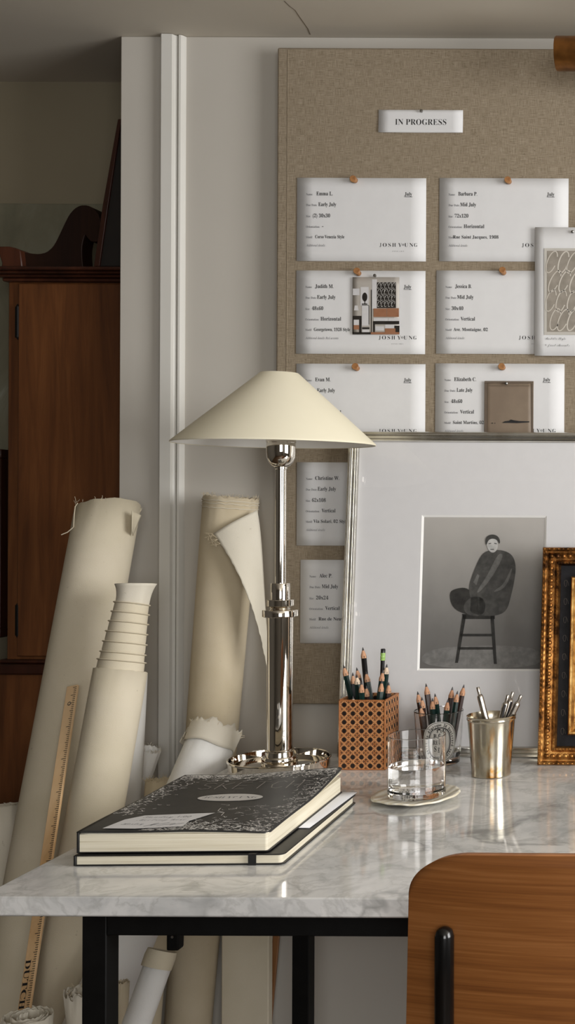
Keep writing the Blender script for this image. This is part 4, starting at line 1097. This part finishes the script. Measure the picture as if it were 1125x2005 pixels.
# ------------------------------------------------------------------ rolls of canvas left of the desk
def fray(A, B, rad, n=60, amp=.004, seed=0):
    pass
def roll(name, label, top, bottom, r0, r1, m, turns=3, seed=0, amp=.002, gap=.0042, notch=None, tz=None, group='rolls of canvas by the desk', sq=1.0, cat='canvas roll', lip=0, hem=None):
    """spiral sheet from bottom (radius r1) to top (radius r0)"""
    rn = random.Random(seed); A, B = Vector(bottom), Vector(top)
    M_ = axis_matrix(A, B); L = (B-A).length
    t = thing(name, label, cat, A, group)
    n = 40; N_ = turns*n; rows_ = 16
    js = [rn.uniform(-amp, amp) for _ in range(N_+1)]
    yl = M_.to_3x3().inverted() @ Vector((-.35,1,0)); ph0 = math.atan2(yl.y, yl.x)
    def f(u, v):
        i = u*N_; a_ = ph0+2*PI*i/n; k_ = 1-u
        rad = (r1+(r0-r1)*v)-gap*turns*k_*(.75+.25*math.sin(a_*.7+seed))
        rad += lip*max(0, v-.97)/.03
        rad = max(.004, rad)
        z = L*v
        if v > .999: z += js[int(round(i))]+(notch(a_, u) if notch else 0)
        wob = 1+.012*math.sin(2*a_+seed+v*2)
        return (rad*wob*math.cos(a_), rad*wob*math.sin(a_)*sq, z)
    mb = MB(); mb.grid(f, N_, rows_, M_)
    mb.build('rolled_sheet', m, t, solid=.0011, angle=60)
    if hem:
        hb = MB()
        for zf, amp2 in hem:
            pts = [M_ @ Vector(((r1+(r0-r1)*zf/L+.0009)*math.cos(a_), (r1+(r0-r1)*zf/L+.0009)*math.sin(a_)*sq, zf+rn.uniform(-amp2, amp2))) for a_ in [2*PI*i/60 for i in range(61)]]
            hb.tube(pts, .0007, 5)
        hb.build('frayed_threads', m, t)
    return t, M_, L
def F(px, py, s_, Yt, Yb):
    py1 = PY0+CAMZ*FPX/Yb; b_ = P(px-(py1-py)*s_, py1, Yb); b_.z = .001
    return P(px, py, Yt), b_
def threads(M_, L, r, m, t, n=26, seed=0, ln=.012):
    rn = random.Random(seed); mb = MB()
    for i in range(n):
        a_ = rn.uniform(0, 2*PI); p0 = Vector((r*math.cos(a_), r*math.sin(a_), L-.001)); pts = [p0]; d_ = Vector((rn.uniform(-.6,.6), rn.uniform(-.6,.6), 1)).normalized()
        for j in range(3): p0 = p0+d_*rn.uniform(.2, .45)*ln; d_ = (d_+Vector((rn.uniform(-.5,.5), rn.uniform(-.5,.5), rn.uniform(-.5,.3)))).normalized(); pts.append(p0)
        mb.tube([M_ @ p_ for p_ in pts], .00035, 4)
    mb.build('loose_threads', m, t)
# tall left roll
t, M_, L = roll('canvas_roll', 'tallest cream canvas roll, leaning in front of the brown cabinet', *F(211, 994, .181, 2.035, 1.77), .050, .051, m_canvas, 2, 1, .0015,
                notch=lambda a_, u: -.012*math.cos(a_) , gap=.0025)
threads(M_, L, .049, m_canvas, t, 22, 2, .010)
mb = MB(); th_ = [P(152,985,1.99), P(147,992,1.985), P(145,1010,1.985), P(144,1032,1.985), P(132,1042,1.98), P(120,1047,1.98)]
mb.tube(th_, .0008, 5); mb.build('long_thread', m_canvas, t)
mb = MB(); mb.grid(lambda u, v: P(258+18*u*(1-.9*v), 1000+9*u+40*v, 1.998+.02*u), 6, 8); mb.build('folded_corner', m_canvas, t, solid=.001)
# stepped roll
T2p, B2p = F(235, 1312, .178, 1.875, 1.70)
t2, M2, L2 = roll('stepped_canvas_roll', 'cream canvas roll telescoped into ridged steps at its top, right of the yardstick', T2p, B2p, .0385, .041, m_canvas, 2, 4, .0012, gap=.003)
st_ = []; z = L2-.02; r_ = .0345; prof_ = [(r_, z)]
zs = [.014, .026, .042, .058, .074, .089, .104]; rs = [.0335, .0315, .0305, .0290, .0275, .0262, .0250]
for zz_, rr_ in zip(zs, rs):
    prof_ += [(rr_, L2+zz_-.012), (rr_-.0006, L2+zz_-.0015), (rr_+.0022, L2+zz_), (rr_+.0012, L2+zz_+.0012), (rr_-.002, L2+zz_+.0006)]
mb = MB(); mb.lathe(prof_, 56, M2); mb.build('ridged_core', m_canvas, t2, angle=50)
mb = MB()
mb.grid(lambda u, v: Vector(((.0235+.006*v**3+.0012*math.sin(5*u*2*PI))*math.cos(2*PI*u), (.0235+.006*v**3)*math.sin(2*PI*u), L2+.102+.034*v+.004*math.cos(2*PI*u+2)*v)), 48, 8, M2)
mb.build('flared_collar', m_canvas_pale, t2, solid=.001, label='pale flared collar at the very top')
# white primed roll to its right
roll('primed_canvas_roll', 'smooth white primed roll tucked tight against the stepped roll\'s right side', *F(259, 1322, .05, 1.965, 1.92), .0225, .0235, m_primed, 2, 6, .0008, gap=.003)
# roll with the loose flap
tm, Mm, Lm = roll('flapped_canvas_roll', 'beige canvas roll with loose corner flap leaning on the wall behind the lamp', *F(452, 974, .081, 2.055, 2.045), .0445, .036, m_canvas_tan, 3, 8, .0022, gap=.003, hem=None)
threads(Mm, Lm, .043, m_canvas_tan, tm, 40, 3, .008)
mb = MB()
for zf in (.006, .011, .018):
    pts = [Mm @ Vector(((.0446+.0008)*math.cos(a_), .0453*math.sin(a_), Lm-zf+random.uniform(-.001,.001))) for a_ in [2*PI*i/50 for i in range(51)]]
    mb.tube(pts, .0006, 4)
mb.build('frayed_edge', m_canvas_pale, tm)
def bez(pts, t_):
    pts = [Vector(p_) for p_ in pts]
    while len(pts) > 1: pts = [a_.lerp(b_, t_) for a_, b_ in zip(pts, pts[1:])]
    return pts[0]
Lf = [P(418,1045,1.995), P(452,1092,1.98), P(500,1175,1.975), P(508,1240,1.99), P(522,1305,2.01)]
Rf = [P(503,999,2.03), P(514,1050,2.03), P(514,1130,2.025), P(520,1200,2.02), P(526,1305,2.012)]
mb = MB()
def flap(u, v):
    p_ = bez(Lf, v).lerp(bez(Rf, v), u)
    p_.y -= .010*math.sin(PI*u)*(1-v); 
    if u < .01: p_.x += random.uniform(-.0008, .0008)
    return p_
mb.grid(flap, 14, 40); mb.build('loose_flap', m_canvas_pale, tm, solid=.0012)
mb = MB()
for i in range(10):
    a_ = random.uniform(0, .35); p0 = bez(Lf, a_*.3); mb.tube([p0, p0+Vector((-.006-.01*random.random(), -.004, random.uniform(-.006,.008))), p0+Vector((-.012*random.random(), -.005, random.uniform(-.012,.004)))], .0004, 4)
mb.build('loose_threads', m_canvas_tan, tm)
# white frayed roll beside the lamp
t, M_, L = roll('frayed_primed_roll', 'white primed roll with torn beige end leaning behind the lamp base', *F(421, 1432, .42, 1.935, 1.50), .0375, .0385, m_primed, 3, 11, .004, gap=.003)
mb = MB(); rn = random.Random(12)
def tear(u, v):
    a_ = 2*PI*u; j = .008*(mnoise.noise((3*math.cos(a_), 3*math.sin(a_), 1))+.7*mnoise.noise((9*math.cos(a_), 9*math.sin(a_), 4)))
    return Vector(((.0385+.0012*v)*math.cos(a_), (.0385+.0012*v)*math.sin(a_), L-.026+.034*v+(j if v > .99 else 0)+(.0015*math.sin(4*a_) if v < .01 else 0)))
mb.grid(tear, 90, 6, M_)
for kx in range(3):
    mb.grid(lambda u, v: Vector(((.0415+.0012*kx)*math.cos(-1.3+1.9*u), (.0415+.0012*kx)*math.sin(-1.3+1.9*u), L-.012-.009*kx+.010*v+(.002*math.sin(30*u+kx) if v > .9 else 0))), 24, 3, M_)
mb.build('torn_edge', m_canvas_pale, t, solid=.0007, label='torn unprimed beige edge'); threads(M_, L, .038, m_canvas_tan, t, 40, 5, .010)
# small rolls between
t, M_, L = roll('small_primed_roll', 'small white canvas roll with frayed rim just behind the sketchbook\'s left edge', *F(290, 1466, .33, 2.015, 2.01), .0200, .022, m_primed, 2, 14, .0015, gap=.003)
threads(M_, L, .0195, m_canvas_pale, t, 26, 6, .007)
t, M_, L = roll('short_canvas_roll', 'short tan canvas roll whose open end peeps above the sketchbook\'s spine edge', *F(318, 1527, .08, 1.935, 1.87), .0260, .027, m_canvas_tan, 3, 15, .002, gap=.0034)
threads(M_, L, .0255, m_canvas_tan, t, 30, 7, .007)
t, M_, L = roll('white_canvas_roll', 'white canvas roll with pale beige end visible beneath the desk', *F(316, 1866, .36, 1.55, 1.32), .0175, .0195, m_primed, 3, 17, .001, gap=.003)
mb = MB(); mb.lathe([(.0188, L-.018), (.0192, L-.004), (.0180, L+.0035), (.0155, L+.002)], 40, M_); mb.build('beige_end', m_canvas, t)
# left edge and floor rolls
roll('pale_canvas_roll', 'pale canvas roll cut by the photo\'s left border, behind the tallest roll', *F(-2, 1578, .03, 1.95, 1.88), .030, .032, m_canvas_pale, 3, 18, .002, gap=.0035)
roll('coiled_canvas_roll', 'loosely coiled canvas roll with spiral end at the bottom left of the photo', *F(52, 1988, .07, 1.46, 1.44), .0290, .030, m_canvas_pale, 4, 20, .0015, gap=.0055)
t, M_, L = roll('crumpled_canvas_roll', 'crumpled narrow canvas roll beside the desk\'s front leg', *F(160, 1942, .02, 1.54, 1.53), .0180, .0200, m_canvas_pale, 3, 21, .005, gap=.0035, lip=.004)
threads(M_, L, .018, m_canvas_tan, t, 14, 8, .008)
roll('thin_canvas_roll', 'thin brown-ended canvas roll just right of the desk\'s front leg', *F(240, 1922, .06, 1.65, 1.64), .0085, .0090, m_canvas_tan, 2, 22, .002, gap=.002)
# canvas panel and strip standing behind the desk
MB().box((P(438, 1900, 2.06).x, 2.050, .0), (P(530, 1900, 2.06).x, 2.068, .55)).build('stretched_canvas', m_canvas, bevel=.002, label='tan stretched canvas standing on edge under the desk against the wall', cat='canvas')
a = P(540, 1830, 2.075); b = P(524, 2005, 2.075)
d_ = (a-b).normalized(); A0 = b-d_*.30; A0 = b-d_*(b.z/d_.z); B0 = a+d_*.05
mb = MB(); wv_ = Vector((.0055,0,0)); dp = Vector((0,.006,0))
mb.add([A0-wv_, A0+wv_, A0+wv_+dp, A0-wv_+dp, B0-wv_, B0+wv_, B0+wv_+dp, B0-wv_+dp], [(3,2,1,0),(4,5,6,7),(0,1,5,4),(1,2,6,5),(2,3,7,6),(3,0,4,7)])
mb.build('wooden_strip', wood('pine_strip', (120,80,46), (142,98,60), (158,112,72), (30,30,3)), label='narrow brown wooden strip leaning under the desk right of the canvas', cat='wood strip', bevel=.001)
# ------------------------------------------------------------------ yardstick
ya, yb = P(143, 1343, 1.895), P(40, 2030, 1.66)
d_ = (ya-yb).normalized(); yb = ya-d_*((ya.z-.001)/d_.z)
ys = thing('yardstick', 'wooden yardstick with printed scale leaning between the two big canvas rolls', 'ruler', yb)
L = (ya-yb).length
X_ = Vector((1,-.25,0)); X_ = (X_-d_*X_.dot(d_)).normalized(); Y_ = d_.cross(X_)
MY = Matrix(((X_.x, Y_.x, d_.x, yb.x), (X_.y, Y_.y, d_.y, yb.y), (X_.z, Y_.z, d_.z, yb.z), (0,0,0,1)))
sgn = -1 if Y_.y > 0 else 1   # side facing the room
MB(MY).box((-.0095, -.0022, 0), (.0095, .0022, L)).build('stick', m_ruler, ys, bevel=.0008)
mb = MB(MY); i = 0; z = .01
fy = sgn*.0026
while z < L-.004:
    ln = (.0085 if i % 16 == 0 else .0065 if i % 4 == 0 else .0045)
    x1_ = .0092; mb.add([(x1_-ln, fy, z), (x1_, fy, z), (x1_, fy, z+.0009), (x1_-ln, fy, z+.0009)], [(0,1,2,3)])
    i += 1; z += .0032
for j, ch in enumerate('DUTCH'):
    # letters run down the stick
    zt_ = (P(64, 1876+j*21, 1.70)-yb).dot(d_)
    text(mb, ch, (-.0075, fy, zt_), (0,0,-1), (1,0,0), .013, .0085)
mb.build('printed_scale', m_ink, ys, smooth=False)
mb = MB(MY); mb.lathe([(.0024, 0), (.0032, .0004), (.0020, .0008)], 14, Matrix.Translation((0, sgn*.0022, L-.030)) @ Matrix.Rotation(PI/2*(1 if sgn < 0 else -1), 4, 'X')); mb.build('hanging_eyelet', m_steel_pin, ys)

# ------------------------------------------------------------------ plywood chair
CY = 1.085; sC = CY/FPX
cxl = P(787, 1850, CY).x; hw = .205; ccx = cxl+hw; ztop = P(1200, 1674, CY).z; zbot = ztop-.30
chair = thing('plywood_chair', 'oak plywood chair with black tube frame, its back facing the camera', 'chair', (ccx, CY+.2, 0))
def bend(x): return -.030*(1-(x/hw)**2)
def back(u, v):
    uu = math.sin((u-.5)*PI)   # denser towards the sides
    x = hw*uu; rc = .056; e = max(0, abs(x)-(hw-rc))/rc
    drop = rc*.62*(1-math.sqrt(max(0, 1-e*e)))+.008*(x/hw)**2
    zt_ = ztop-drop; zb_ = zbot+drop
    z = zt_+(zb_-zt_)*v
    xs = x+.004*(-1 if x < 0 else 1)*v*abs(uu)**3
    return (ccx+xs, CY+.030+bend(x), z)
mb = MB(); mb.grid(back, 64, 24); mb.build('backrest', m_ply, chair, solid=.0095, angle=60).data.materials.append(m_ply_edge)
chair.children[0].modifiers['solid'].material_offset_rim = 1
sx0 = P(869, 1900, CY-.012).x-ccx
for _ in range(6): sx0 = P(869, 1900, CY+.030+bend(sx0)-.014).x-ccx
for sx in (sx0, -sx0):
    yy = CY+.030+bend(sx)-.014; zt_ = P(869, 1814, yy).z; r_ = .0088
    x_ = ccx+sx
    tp = [(x_, yy, zt_), (x_, yy, zt_-.0012), (x_, yy, zt_-.0035), (x_, yy, zt_-.0088), (x_, yy, zt_-.05), (x_, yy+.004, .55), (x_, yy+.02, .46), (x_, yy-.01, .2), (x_, yy-.05, .0)]
    MB().tube(tp, [.0012, .0046, .0072, r_, r_, r_, r_, r_, r_], 20).build('rear_leg', plain('black_gloss_tube', (10,10,10), .18, c2=(13,13,13), scale=40), chair, angle=60)
    fx = x_+(.02 if sx < 0 else -.02)*0
    MB().tube([(x_, yy+.024, .455), (x_, CY+.37, .445), (x_, CY+.40, .43), (x_, CY+.43, .2), (x_, CY+.45, 0)], r_, 16).build('front_leg', m_black_steel, chair, angle=60)
mb = MB()
def seat(u, v): return (ccx+(u-.5)*(.39+.03*v), CY+.045+.40*v, .472-.012*math.sin(PI*u)*math.sin(PI*v)+(-.02*max(0, v-.85)/.15))
mb.grid(seat, 20, 20); mb.build('seat', m_ply, chair, solid=.010, angle=60)
